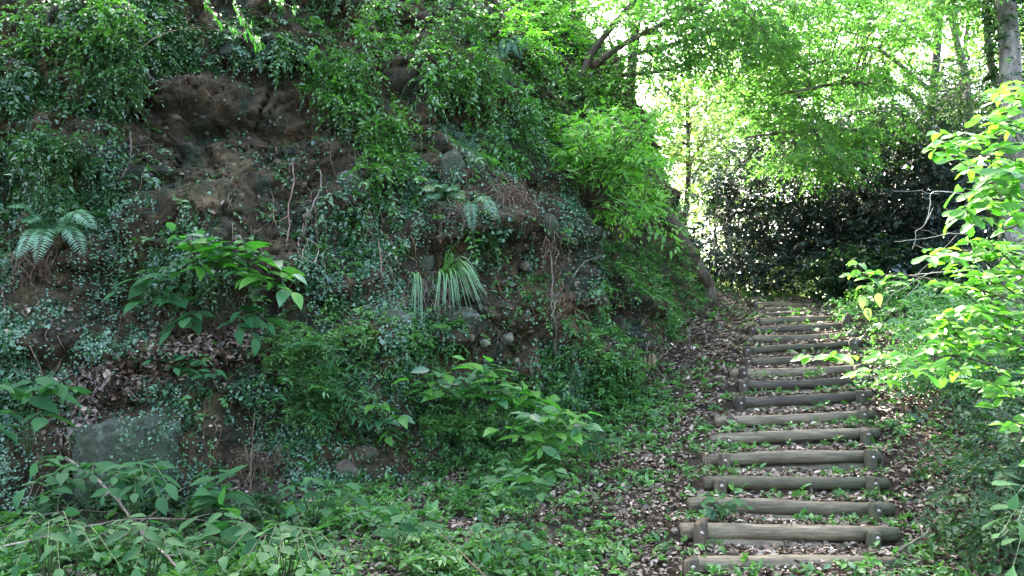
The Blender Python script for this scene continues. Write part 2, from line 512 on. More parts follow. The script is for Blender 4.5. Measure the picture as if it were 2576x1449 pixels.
_A[_n, :_n] = 1; _A[_n + 1:, :_n] = ctl[:, :2].T
_w = np.linalg.solve(_A, np.concatenate([ctl[:, 2], [0, 0, 0]]))

LX = np.argsort(LA[:, 1])
def ground_h(x, y, rough=True):
    x = np.asarray(x, dtype=float); y = np.asarray(y, dtype=float)
    cx, cy = np.clip(x, -14, 18), np.clip(y, -6, 24)
    o = np.full(x.shape, _w[_n]) + _w[_n + 1] * cx + _w[_n + 2] * cy
    for i in range(_n):
        o = o + _w[i] * _k((cx - ctl[i, 0]) ** 2 + (cy - ctl[i, 1]) ** 2)
    far = np.clip((np.hypot(x - 2, y - 10) - 20) / 60, 0, 1)
    o = o * (1 - far) + 3.0 * far
    # trodden treads between the logs
    zt = np.full(x.shape, np.nan)
    lat = np.zeros(x.shape)
    for k in range(NL):
        a, b = LA[k], LB[k]
        u = (x - a[0]) / (b[0] - a[0])
        yl = a[1] + (b[1] - a[1]) * u
        zl = a[2] + (b[2] - a[2]) * np.clip(u, -.1, 1.1)
        m = y > yl - .0
        zt = np.where(m, zl + .03 + .015 * np.clip(y - yl, 0, .45), zt)
        w = np.clip((u + .12) / .15, 0, 1) * np.clip((1.14 - u) / .15, 0, 1)
        lat = np.where(m, w, lat)
    endw = np.clip((13.3 - y) / .6, 0, 1)
    lat = lat * endw
    front = np.isnan(zt)
    zt = np.where(front, o, zt)
    o = o * (1 - lat) + zt * lat
    if rough:
        P = np.stack([x, y, np.zeros_like(x)], -1)
        near = np.clip(1 - (np.hypot(x, y - 8) - 15) / 30, 0.1, 1)
        o = o + (.05 * fbm(P, 1.1, 3, 3) * (1 - lat * .9) + .014 * fbm(P, .16, 2, 9)) * near
    return o

def axis(segs):
    out = []
    for a, b, st in segs:
        out.append(np.arange(a, b, st))
    return np.unique(np.concatenate(out + [[segs[-1][1]]]))
gx = axis([(-400, -60, 40), (-60, -12, 4), (-12, -5, .35), (-5, 6, .05), (6, 14, .3), (14, 60, 4), (60, 400, 40)])
gy = axis([(-400, -60, 40), (-60, -8, 4), (-8, 3, .4), (3, 13.6, .05), (13.6, 24, .3), (24, 60, 4), (60, 400, 40)])
GX, GY = np.meshgrid(gx, gy)
GZ = ground_h(GX, GY)
GV = np.stack([GX, GY, GZ], -1).reshape(-1, 3)
nx, ny = len(gx), len(gy)
ii = (np.arange(ny - 1)[:, None] * nx + np.arange(nx - 1)[None]).ravel()
tag(obj('ground', mesh('ground', GV, [np.stack([ii, ii + 1, ii + nx + 1, ii + nx], -1)], M['soil'])), kind='structure')

# ------------------------------------------------------------------ the cliff and the hill behind it
bs = smooth_path(BASE, 400)
seg = np.concatenate([[0], np.cumsum(np.linalg.norm(np.diff(bs[:, :2], axis=0), axis=1))])
def base_at(s):
    return np.stack([np.interp(s, seg, bs[:, k]) for k in range(3)], -1)
S0 = np.interp(-7.2, bs[:200, 0], seg[:200])
sv = np.concatenate([np.arange(0, S0, .3), np.arange(S0, seg[-1] - 4, .026), np.arange(seg[-1] - 4, seg[-1], .3)])
hv = np.concatenate([np.arange(-.5, 5.6, .026), np.arange(5.6, 14, .4)])
SS, HH = np.meshgrid(sv, hv)
Bp = base_at(SS)
e = .4
tn = nrm(base_at(np.clip(SS + e, 0, seg[-1]))[..., :2] - base_at(np.clip(SS - e, 0, seg[-1]))[..., :2])
NN = np.stack([tn[..., 1], -tn[..., 0], np.zeros_like(SS)], -1)           # horizontal, out of the hill
run = np.where(HH < 0, .15 * HH, np.where(HH < 4.9, .36 * HH + .018 * HH ** 2, .36 * 4.9 + .018 * 24 + (HH - 4.9) * 1.0))
rise = np.where(HH < 4.9, HH, 4.9 + (HH - 4.9) * .95)  # upper hill shaped steeper to keep the sun off the foreground
back = np.array([-.62, .78, 0])
k_ = np.clip((HH - 4.6) / 2.0, 0, 1)[..., None]
inner = nrm(-NN * (1 - k_) + back * k_)
CV = Bp + np.where(HH[..., None] < 4.9, -NN * run[..., None], -NN * (.36 * 4.9 + .018 * 24) + inner * (run - (.36 * 4.9 + .018 * 24))[..., None])
CV[..., 2] += rise
amp = np.clip((HH + .3) / .8, .15, 1)
Pn = CV * np.array([1, 1, 1.5])
d = .40 * fbm(Pn, 1.4, 3, 11) + .10 * (1 - 2 * np.abs(fbm(Pn, .7, 3, 21))) + .045 * fbm(CV, .22, 3, 31)
def worley(P, cell, seed):
    q = P / cell
    b = np.floor(q)
    f1 = np.full(P.shape[:-1], 9.0); f2 = f1.copy(); val = np.zeros(P.shape[:-1])
    for i in (-1, 0, 1):
        for j in (-1, 0, 1):
            for k in (-1, 0, 1):
                c = b + np.array([i, j, k])
                jx, jy, jz = (_hash(c[..., 0], c[..., 1], c[..., 2], seed + m) * .5 + .5 for m in (1, 2, 3))
                o = q - c - np.stack([jx, jy, jz], -1)
                r_ = np.sqrt((o ** 2).sum(-1))
                h = _hash(c[..., 0], c[..., 1], c[..., 2], seed + 4) + .9 * (o[..., 0] * _hash(c[..., 0], c[..., 1], c[..., 2], seed + 5) + o[..., 2] * (.4 + _hash(c[..., 0], c[..., 1], c[..., 2], seed + 6)))
                m = r_ < f1
                f2 = np.where(m, f1, np.minimum(f2, r_))
                val = np.where(m, h, val)
                f1 = np.where(m, r_, f1)
    return val, f2 - f1
warp = CV + .12 * np.stack([fbm(CV, .5, 3, 71), fbm(CV, .5, 3, 72), fbm(CV, .5, 3, 73)], -1)
for cell_, a_, sd_ in ((.62, .085, 81), (.27, .045, 91), (.12, .018, 95)):
    v_, e_ = worley(warp, cell_, sd_)
    d = d + a_ * v_ - a_ * .9 * np.exp(-(e_ / .10) ** 2)
strata = np.sin(CV[..., 2] * 7.5 + 2.5 * fbm(CV, 1.6, 2, 5) + CV[..., 0] * .8)
d = d + .03 * strata
px, py, _ = proj(CV)
for bx, by, rx, ry, a in [(570, 225, 130, 70, .24), (540, 325, 190, 30, -.15), (420, 320, 90, 40, -.1), (880, 480, 60, 50, .16), (420, 880, 230, 38, .42), (320, 1015, 110, 24, -.34),
                          (330, 1140, 130, 110, .16), (960, 850, 90, 60, .28), (940, 1045, 80, 40, .22), (930, 1110, 70, 30, -.2), (1130, 700, 110, 60, -.18), (1150, 560, 90, 40, .15),
                          (1400, 640, 50, 190, .2), (1290, 800, 100, 120, -.15), (1560, 810, 80, 40, -.22), (700, 1230, 100, 60, -.2), (60, 660, 60, 30, .25), (1150, 290, 60, 60, -.15),
                          (1130, 420, 60, 60, .14), (1000, 170, 200, 40, .12)]:
    d = d + a * np.exp(-((px - bx) / rx) ** 2 - ((py - by) / ry) ** 2)
CV = CV + NN * (d * amp)[..., None]
ch, cw = SS.shape
CVf = CV.reshape(-1, 3)
ii = (np.arange(ch - 1)[:, None] * cw + np.arange(cw - 1)[None]).ravel()
CF = np.stack([ii, ii + 1, ii + cw + 1, ii + cw], -1)
tag(obj('cliff', mesh('cliff', CVf, [CF], M['cliff'])), kind='structure')
CA, CB, CC = CVf[CF[:, 0]], CVf[CF[:, 1]], CVf[CF[:, 3]]
cn = np.cross(CB - CA, CC - CA)
CAREA = np.linalg.norm(cn, axis=1)
CNORM = cn / np.maximum(CAREA[:, None], 1e-9)
CCEN = CVf[CF].mean(1)
CPX, CPY, CDEP = proj(CCEN)
CH = HH.ravel()[CF[:, 0]]

# surface look-up: nearest surface point under a pixel of the photograph
allv = np.vstack([CVf, GV[(GV[:, 1] > 3) & (GV[:, 1] < 24)]])
apx, apy, adp = proj(allv)
ok = (apx > -400) & (apx < 2976) & (apy > -300) & (apy < 1900) & (allv[:, 1] > 2)
allv, apx, apy, adp = allv[ok], apx[ok], apy[ok], adp[ok]
CELL = 12
gw, gh = 3400 // CELL, 2300 // CELL
buf = np.full((gh, gw), 1e9)
ci = ((apy + 320) // CELL).astype(int).clip(0, gh - 1); cj = ((apx + 420) // CELL).astype(int).clip(0, gw - 1)
np.minimum.at(buf, (ci, cj), adp)
def surf(px_, py_, off=0.0):
    """point of ground or cliff under the pixel, brought off metres towards the eye"""
    i = int((py_ + 320) // CELL); j = int((px_ + 420) // CELL)
    dd = np.sort(buf[max(0, i - 1):i + 2, max(0, j - 1):j + 2].ravel())
    dep = dd[min(4, (dd < 1e8).sum() - 1)] if (dd < 1e8).any() else 9.0
    u = (px_ - 1288) / F; v = -(py_ - 724.5) / F
    vec = np.array([u, CP - v * SP, SP + v * CP])
    return np.array([0, 0, CAMZ]) + vec * (dep - off)
def depth_at(px_, py_):
    return surf(px_, py_)[1]

# ------------------------------------------------------------------ log steps
ORD = ['lowest', 'second', 'third', 'fourth', 'fifth', 'sixth', 'seventh', 'eighth', 'ninth', 'tenth', 'eleventh', 'twelfth', 'thirteenth', 'fourteenth', 'fifteenth', 'sixteenth', 'seventeenth', 'topmost']
LOOK = {'log': 'pale weathered', 'log_dark': 'dark damp', 'log_moss': 'mossy'}
SPECIAL = {0: 'lowest log step, grey round log across the bottom edge of the picture', 3: 'mossy brown log step with dead roots tangled over its left post',
           4: 'pale log step with a bright bolt in its left post, fifth from the bottom', 2: 'grey log step with a small fern and weeds before its left post',
           10: 'log step partly behind the overhanging leafy branch, mossy at its left end', 11: 'rotten broken log step split open under moss, just above the leafy branch', 17: 'cracked topmost log step at the head of the stairs',
           6: 'log step with both posts standing clear in view, seventh from the bottom'}
def log_mesh(a, b, r, broken=0.0):
    m_ = MB()
    n = 26
    t = np.linspace(0, 1, n)
    pts = a + (b - a) * t[:, None]
    pts[:, 2] += .011 * np.sin(t * R.uniform(2, 5) + R.uniform(0, 6)) + R.normal(0, .0015, n)
    rad = r * (1.04 - .10 * t + .025 * np.sin(t * 9 + R.uniform(0, 6)))
    rad[0] *= .93; rad[-1] *= .93
    sides = 18
    T = nrm(b - a)
    A = nrm(np.cross(T, np.array([0, 0, 1.0]))); B = np.cross(A, T)
    th = np.arange(sides) / sides * 2 * math.pi
    rr = rad[:, None] * (1 + R.normal(0, .018, (n, sides)) + .04 * np.sin(th * 2 + R.uniform(0, 6))[None] * .5)
    if broken:
        sp = np.exp(-((t - .62) / .22) ** 2)[:, None] * np.clip(np.sin(th) * .5 + .55, 0, 1)[None]
        rr = rr * (1 - broken * sp * R.uniform(.5, 1.0, (n, sides)))
    V = pts[:, None] + rr[..., None] * (np.cos(th)[None, :, None] * A + np.sin(th)[None, :, None] * B)
    V = V.reshape(-1, 3)
    i = np.arange(n - 1)[:, None] * sides; j = np.arange(sides)[None]; j2 = (j + 1) % sides
    q = np.stack([i + j, i + j2, i + sides + j2, i + sides + j], -1).reshape(-1, 4)
    V = np.vstack([V, pts[:1], pts[-1:]])
    tr = [(n * sides, (k + 1) % sides, k) for k in range(sides)] + [(n * sides + 1, (n - 1) * sides + k, (n - 1) * sides + (k + 1) % sides) for k in range(sides)]
    m_.add(V, tr, q)
    return m_
POSTX = {0: (1729, 2218), 1: (1752, 2183), 2: (1776, 2186), 3: (1802, 2181), 4: (1812, 2176), 5: (1822, 2165), 6: (1834, 2157), 7: (1853, 2154), 8: (1862, 2150), 9: (1862, 2149),
         10: (1874, 2135), 11: (1872, 2138), 12: (1878, 2128), 13: (1884, 2119), 14: (1897, 2112), 15: (1908, 2110), 16: (1909, 2075), 17: (1893, 2060)}
for k, (lx, ly, rx, ry, Y, look) in enumerate(LOGS):
    a, b = LA[k].copy(), LB[k].copy()
    r = .058 - .0007 * k + R.uniform(-.005, .004)
    lab = SPECIAL.get(k, '%s log step with bolted posts, %s from the bottom of the stairs' % (LOOK[look], ORD[k]))
    st = thing('log_step', lab, 'log step', (a + b) / 2 - (0, 0, .12), 'log steps climbing the slope')
    ax = nrm(b - a)
    rot = Matrix(((ax[0], -ax[1], 0), (ax[1], ax[0], 0), (0, 0, 1)))
    log_mesh(a, b, r, .75 if k == 11 else (.35 if k == 17 else 0)).build('log', M[look], st)
    if k not in (16,):
        sh = nrm(np.array([-ax[1], ax[0], 0]))
        log_mesh(a + ax * .12 + (0, 0, -.105) - sh * .012, b - ax * .10 + (0, 0, -.105) - sh * .012, r * .92).build('lower_log', M['log_dark' if look != 'log' else 'log'], st)
    for side, pxp in enumerate(POSTX[k]):
        u = (pxp - lx) / (rx - lx)
        c = a + (b - a) * u
        fr = np.array([ax[1], -ax[0], 0])
        c = c + fr * (r + .048)
        top = c[2] + r - .004 + R.uniform(-.015, .01)
        top += R.uniform(-.01, .025)
        if k in (13, 14) and side == 1: top += .10
        pm = MB()
        pr = .049
        pts = np.array([[c[0] + R.normal(0, .004), c[1], top - h] for h in (0, .012, .1, .2, .34)])
        pm.tube(pts, [pr * .9, pr, pr * 1.01, pr, pr], 14, wob=.025)
        po = pm.build('post', M['post'], st)
        bm_ = MB()
        bc = np.array([c[0], c[1], c[2] + .012]) + fr * (pr - .006)
        bm_.tube([bc, bc + fr * .009, bc + fr * .016], [.014, .014, .009], 10)
        bm_.build('bolt', M['bolt'], po)

# ------------------------------------------------------------------ scatter on the cliff
def blob(px_, py_, L_):
    o = np.zeros(px_.shape)
    for bx, by, rx, ry, a in L_:
        o = np.maximum(o, a * np.exp(-(((px_ - bx) / rx) ** 2 + ((py_ - by) / ry) ** 2) ** 1.5))
    return o
BARE = [(650, 420, 270, 225, 1), (500, 330, 160, 60, 1), (520, 880, 110, 55, 1), (270, 965, 110, 45, 1), (760, 590, 110, 60, .8), (580, 230, 175, 100, 1), (430, 330, 110, 60, .8), (1140, 280, 55, 55, 1), (1130, 640, 110, 60, .9), (1200, 740, 120, 70, .85), (1270, 840, 110, 90, .85), (1540, 800, 90, 45, .9),
        (310, 1140, 115, 120, 1), (420, 1130, 110, 100, .7), (370, 930, 190, 36, 1), (490, 850, 90, 40, 1), (660, 1220, 100, 70, .9), (1290, 520, 50, 70, .95), (1120, 400, 50, 60, .9), (300, 1015, 110, 30, 1),
        (70, 760, 50, 60, .8), (1480, 640, 130, 60, .4), (1640, 900, 40, 50, .9), (870, 480, 50, 60, .8), (80, 440, 60, 30, .6), (240, 170, 120, 60, .5), (1010, 60, 40, 40, .5), (900, 1160, 120, 40, .7), (1390, 800, 40, 100, .5)]
def scatter(n, dens):
    w = dens * CAREA
    w = np.where((CPX > -250) & (CPX < 2000) & (CPY > -250) & (CPY < 1500) & (CH < 9), w, 0)
    pr = w / w.sum()
    f = R.choice(len(CF), n, p=pr)
    a, b = R.uniform(0, 1, n), R.uniform(0, 1, n)
    return CA[f] + (CB[f] - CA[f]) * a[:, None] + (CC[f] - CA[f]) * b[:, None], CNORM[f], f
patch = fbm(CCEN, .55, 4, 77) * .6 + fbm(CCEN, 1.6, 2, 5) * .4
bare = 1 - (1 - np.clip(blob(CPX, CPY, BARE), 0, 1)) ** 2.2
soft = lambda x, a, b: np.clip((x - a) / (b - a), 0, 1)
def outw(n_, f_out=1.0, down=.5, jit=.5):
    d_ = n_ * f_out + np.array([0, 0, -down]) + R.normal(0, jit, n_.shape)
    return d_
Zup = np.array([0, 0, 1.0])

# (a) bright leafy shoots hanging over the upper middle and right part of the face
d1 = soft(CPX - .25 * CPY, 480, 900) * soft(-CPY, -640, -420) * (1 - bare) * np.clip(.45 + 1.5 * patch, .04, 1.4)
p_, n_, f_ = scatter(13000, d1)
m_ = MB()
dd = outw(n_, .8, .7, .45) + np.array([.35, 0, 0])
sprigs(m_, p_, dd, R.uniform(.10, .36, len(p_)), 9, .056, .5, T_SMALL, .5, n_ + Zup * .8, rnd_base=np.clip(.45 + .5 * patch[f_] + R.uniform(-.3, .3, len(p_)), 0, 1))
stems(m_, p_, dd, .25, .5, .003)
tag(m_.build('hanging_creeper', M['bright']), 'dense glossy green creeper hanging down the upper face of the cliff', 'creeper', kind='stuff')

# (b) darker glossy shoots upper left
d2 = soft(-CPX + .35 * CPY, -900, -600) * soft(-CPY, -760, -480) * (1 - bare * .95) * np.clip(.25 + 1.7 * patch, .02, 1.4)
p_, n_, f_ = scatter(8500, d2)
m_ = MB()
dd = outw(n_, .7, .5, .5)
sprigs(m_, p_, dd, R.uniform(.10, .28, len(p_)), 9, .048, .52, T_SMALL, .5, n_ + Zup * .8)
stems(m_, p_, dd, .2, .5, .003)
tag(m_.build('glossy_ivy', M['ivy']), 'dark glossy ivy growing over the upper left of the cliff', 'ivy', kind='stuff')

# (c) tiny creeper flat on the stone in the middle and lower left
d3 = soft(CPY, 260, 420) * soft(-CPX, -1560, -1380) * (1 - bare * .93) * np.clip(-.05 + 2.4 * (fbm(CCEN, .30, 4, 51) * .7 + .3 * patch), .012, 1.5)
p_, n_, f_ = scatter(105000, d3)
m_ = MB()
dn = np.cross(n_, R.normal(0, 1, n_.shape)) + np.array([0, 0, -.5])
ln = .024 * np.clip(np.exp(R.normal(0, .4, len(p_))), .5, 2.4)
leaves(m_, p_ + n_ * R.uniform(.004, .05, len(p_))[:, None], dn, n_ * .8 + R.normal(0, .45, n_.shape) + Zup * .8, ln, ln * .8, T_SMALL, np.clip(R.normal(.45, .25, len(p_)), 0, 1))
# vine strands creeping down
def strands(m_, n, dens, steps, ls, out=.02, asp=.75):
    p0, nn, ff = scatter(n, dens)
    hs = HH.ravel()[CF[ff, 0]]; ss = SS.ravel()[CF[ff, 0]]
    for k in range(steps):
        hs = hs - R.uniform(.012, .03, n); ss = ss + R.normal(.004, .014, n)
        i = np.clip(np.searchsorted(hv, hs), 1, ch - 1); j = np.clip(np.searchsorted(sv, ss), 1, cw - 2)
        q = CV[i, j] + R.normal(0, .008, (n, 3)) + NN[i, j] * (out + R.uniform(0, out, n))[:, None]
        qx, qy, _ = proj(q)
        keep = (hs > 0) & (R.uniform(0, 1, n) > .97 * blob(qx, qy, BARE)) & (R.uniform(0, 1, n) < 1 - .6 * k / steps)
        L = R.uniform(.7, 1.25, n) * ls
        D = np.stack([R.choice([-1, 1], n) * 1.0, R.normal(0, .4, n), R.uniform(-.9, .1, n)], -1)
        U = NN[i, j] + Zup * .6 + R.normal(0, .3, (n, 3))
        leaves(m_, q[keep], D[keep], U[keep], L[keep], L[keep] * asp, T_SMALL, R.uniform(0, 1, n)[keep])
strands(m_, 1300, d3 + .12 * (1 - bare) * soft(CPY, 200, 400) * soft(-CPX, -1500, -1400), 42, .023)
tag(m_.build('creeping_fig', M['tiny']), 'tiny-leaved creeper spread flat over the cliff stones', 'creeper', kind='stuff')

# (d) weeds on the foot of the cliff and the slope beside the stairs
d4 = (soft(CPY, 600, 900) * soft(CPX, 380, 900) + 1.2 * soft(CPX, 1300, 1500) * soft(CPY, 480, 700)) * (1 - bare * .9) * np.clip(.3 + 1.5 * patch, .05, 1.3)
p_, n_, f_ = scatter(9500, d4)
m_ = MB()
dd = outw(n_, .8, -.1, .5)
sprigs(m_, p_, dd, R.uniform(.10, .26, len(p_)), 8, .05, .46, T_SMALL, .45, Zup + n_ * .4)
stems(m_, p_, dd, .2, .45, .003)
tag(m_.build('slope_weeds', M['weed']), 'small green weeds over the lower slope of the cliff', 'weeds', kind='stuff')

# dead leaves and dry stalks caught on the face
d5 = np.clip(.2 + CNORM[:, 2] * 1.3, .02, 2) * np.clip(.3 + patch, .05, 1) + 2.5 * blob(CPX, CPY, [(370, 930, 190, 40, 1), (490, 860, 120, 55, 1.5), (270, 965, 110, 45, 1.5), (70, 640, 110, 40, 1), (620, 1260, 260, 60, .8), (1180, 1210, 120, 60, 1), (1700, 840, 140, 100, .8), (1540, 760, 120, 60, .5), (230, 1090, 80, 60, .8)])
p_, n_, f_ = scatter(11000, d5)
m_ = MB()
L = R.uniform(.025, .065, len(p_))
leaves(m_, p_ + n_ * .012, np.cross(n_, R.normal(0, 1, n_.shape)) + np.array([0, 0, -.3]), n_ + R.normal(0, .45, n_.shape), L, L * R.uniform(.3, .6, len(p_)), T_LITTER, np.clip(R.normal(.28, .22, len(p_)), 0, 1))
d5b = blob(CPX, CPY, [(520, 870, 110, 50, 1), (380, 920, 130, 45, 1), (250, 975, 110, 45, 1), (200, 1060, 60, 70, .7)])
p_, n_, f_ = scatter(2600, d5b ** 2)
L = R.uniform(.03, .075, len(p_))
leaves(m_, p_ + n_ * R.uniform(.01, .05, len(p_))[:, None], np.cross(n_, R.normal(0, 1, n_.shape)) + np.array([0, 0, -.3]), n_ + Zup * .4 + R.normal(0, .45, n_.shape), L, L * R.uniform(.3, .6, len(p_)), T_LITTER, np.clip(R.normal(.30, .2, len(p_)), 0, 1))
tag(m_.build('caught_dead_leaves', M['litter']), 'brown dead leaves caught on ledges of the cliff', 'dead leaves', kind='stuff')

# thin roots and dry stalks over the face
d6 = np.clip(.25 + patch, .05, 1) * (1 + 2 * blob(CPX, CPY, [(660, 430, 230, 180, 1), (1560, 650, 160, 110, 1.6), (1290, 520, 60, 70, 1.5), (1420, 820, 60, 150, 1.4), (1190, 760, 150, 100, .8), (330, 220, 250, 120, .6), (70, 720, 80, 120, 1)]))
p_, n_, f_ = scatter(1300, d6)
m_ = MB()
for q in range(len(p_)):
    n = 7
    hs = HH.ravel()[CF[f_[q], 0]] - np.linspace(0, R.uniform(.15, .7), n)
    ss = SS.ravel()[CF[f_[q], 0]] + np.cumsum(R.normal(.012, .03, n))
    i = np.clip(np.searchsorted(hv, hs), 0, ch - 1); j = np.clip(np.searchsorted(sv, ss), 1, cw - 2)
    pts = CV[i, j] + NN[i, j] * (.012 + R.uniform(0, .035, n))[:, None]
    m_.tube(pts, np.linspace(1, .4, n) * R.uniform(.0025, .006), 4, cap=False)
tag(m_.build('hanging_roots', M['root']), 'thin brown roots and dry stalks trailing down the cliff face', 'roots', kind='stuff')

# ------------------------------------------------------------------ scatter on the ground
def gscatter(n, x0, x1, y0, y1, fn):
    x, y = R.uniform(x0, x1, n * 4), R.uniform(y0, y1, n * 4)
    P = np.stack([x, y, ground_h(x, y)], -1)
    px_, py_, dp = proj(P)
    w = fn(x, y, px_, py_) * (px_ > -150) * (px_ < 3600) * (py_ < 1700)
    keep = R.uniform(0, 1, len(x)) < w
    return P[keep][:n * 2]
def bx(y):  # cliff foot
    return np.interp(y, BASE[1:12, 1], BASE[1:12, 0])
def gnoise(x, y, sc, sd):
    return fbm(np.stack([x, y, 0 * x], -1), sc, 3, sd)
def on_log(x, y, m=.07):
    o = np.zeros(x.shape, bool)
    for k in range(NL):
        a, b = LA[k], LB[k]
        u = (x - a[0]) / (b[0] - a[0])
        o |= (u > -.03) & (u < 1.03) & (np.abs(y - (a[1] + (b[1] - a[1]) * u)) < m)
    return o
def lw(x, y, px_, py_):
    path = np.exp(-((px_ - 2000) / 420) ** 2)
    return np.clip(.48 + .45 * path + .55 * gnoise(x, y, .5, 40), .08, 1) * ~on_log(x, y, .05)
P = gscatter(88000, -5, 10.5, 4.2, 14, lw)
m_ = MB()
L = R.uniform(.022, .064, len(P))
up = np.tile(Zup, (len(P), 1)) + R.normal(0, .38, (len(P), 3))
leaves(m_, P + Zup * R.uniform(.004, .03, len(P))[:, None], np.stack([R.normal(0, 1, len(P)), R.normal(0, 1, len(P)), R.normal(0, .2, len(P))], -1), up, L, L * R.uniform(.32, .6, len(P)), T_LITTER, np.clip(R.normal(.52, .25, len(P)), 0, 1))
for k in range(NL):
    nn_ = int(R.integers(3, 22))
    u = np.clip(R.normal(R.uniform(0, 1), .22, nn_), .02, .98)
    q = LA[k] + (LB[k] - LA[k]) * u[:, None] + np.stack([0 * u, R.normal(.02, .02, nn_), np.full(nn_, .058)], -1)
    L = R.uniform(.025, .06, nn_)
    leaves(m_, q, R.normal(0, 1, (nn_, 3)) * (1, 1, .2), np.tile(Zup, (nn_, 1)) + R.normal(0, .3, (nn_, 3)), L, L * .5, T_LITTER, R.uniform(.2, 1, nn_))
tag(m_.build('leaf_litter', M['litter']), 'pale and brown fallen leaves littering the stairs and slope', 'leaf litter', kind='stuff')

def gw(x, y, px_, py_):
    side = 1 - .72 * np.exp(-((px_ - 1990) / 190) ** 2)
    bare_p = blob(px_, py_, [(1750, 870, 120, 110, .9), (1690, 1120, 110, 110, .7), (1640, 1280, 150, 90, .7), (2290, 1190, 130, 120, .75), (2000, 1400, 300, 60, .4), (330, 1320, 250, 60, .5), (1100, 1260, 150, 40, .5)])
    return np.clip(.30 + .75 * gnoise(x, y, .45, 60) + .12 * gnoise(x, y, .12, 61), .03, 1) * side * (1 - bare_p) * ~on_log(x, y, .04)
P = gscatter(18500, -4.8, 10.5, 4.4, 14, gw)
m_ = MB()
for K, sel in ((4, R.uniform(0, 1, len(P)) < .5), (6, None)):
    s_ = sel if sel is not None else ~prev
    prev = s_
    Q = P[s_]
    D = np.stack([R.normal(0, .6, len(Q)), R.normal(0, .6, len(Q)), np.ones(len(Q))], -1)
    ln = R.uniform(.05, .15, len(Q))
    sprigs(m_, Q, D, ln, K, .050, .5, T_OVAL, .25, rnd_base=R.uniform(0, 1, len(Q)), start=.4)
    stems(m_, Q, D, ln, .25, .002)
tag(m_.build('ground_cover', M['weed']), 'low green seedlings and weeds growing through the fallen leaves', 'ground cover', kind='stuff')

# loose twigs on the ground
P = gscatter(260, -4, 5, 4.6, 12, lambda x, y, a, b: .5 + 0 * x)
m_ = MB()
for q in P[:420]:
    dv = nrm(np.array([R.normal(), R.normal(), 0]))
    ln = R.uniform(.1, .35)
    pts = q + dv * np.linspace(-.5, .5, 5)[:, None] * ln + R.normal(0, .008, (5, 3))
    pts[:, 2] = ground_h(pts[:, 0], pts[:, 1]) + .012
    m_.tube(pts, np.linspace(1, .5, 5) * R.uniform(.002, .005), 4, cap=False)
tag(m_.build('fallen_twigs', M['twig']), 'thin fallen twigs scattered among the dead leaves', 'twigs', kind='stuff')

# ------------------------------------------------------------------ stones
def ico(sub):
    t = (1 + 5 ** .5) / 2
    V = [(-1, t, 0), (1, t, 0), (-1, -t, 0), (1, -t, 0), (0, -1, t), (0, 1, t), (0, -1, -t), (0, 1, -t), (t, 0, -1), (t, 0, 1), (-t, 0, -1), (-t, 0, 1)]
    V = [list(nrm(np.array(v))) for v in V]
    Fc = [(0, 11, 5), (0, 5, 1), (0, 1, 7), (0, 7, 10), (0, 10, 11), (1, 5, 9), (5, 11, 4), (11, 10, 2), (10, 7, 6), (7, 1, 8), (3, 9, 4), (3, 4, 2), (3, 2, 6), (3, 6, 8), (3, 8, 9), (4, 9, 5), (2, 4, 11), (6, 2, 10), (8, 6, 7), (9, 8, 1)]
    for _ in range(sub):
        c, F2 = {}, []
        def mid(a, b):
            k = (min(a, b), max(a, b))
            if k not in c:
                V.append(list(nrm(np.array(V[a]) + np.array(V[b])))); c[k] = len(V) - 1
            return c[k]
        for a, b, d_ in Fc:
            x, y, z = mid(a, b), mid(b, d_), mid(d_, a)
            F2 += [(a, x, z), (b, y, x), (d_, z, y), (x, y, z)]
        Fc = F2
    return np.array(V), np.array(Fc)
ICO = ico(4)
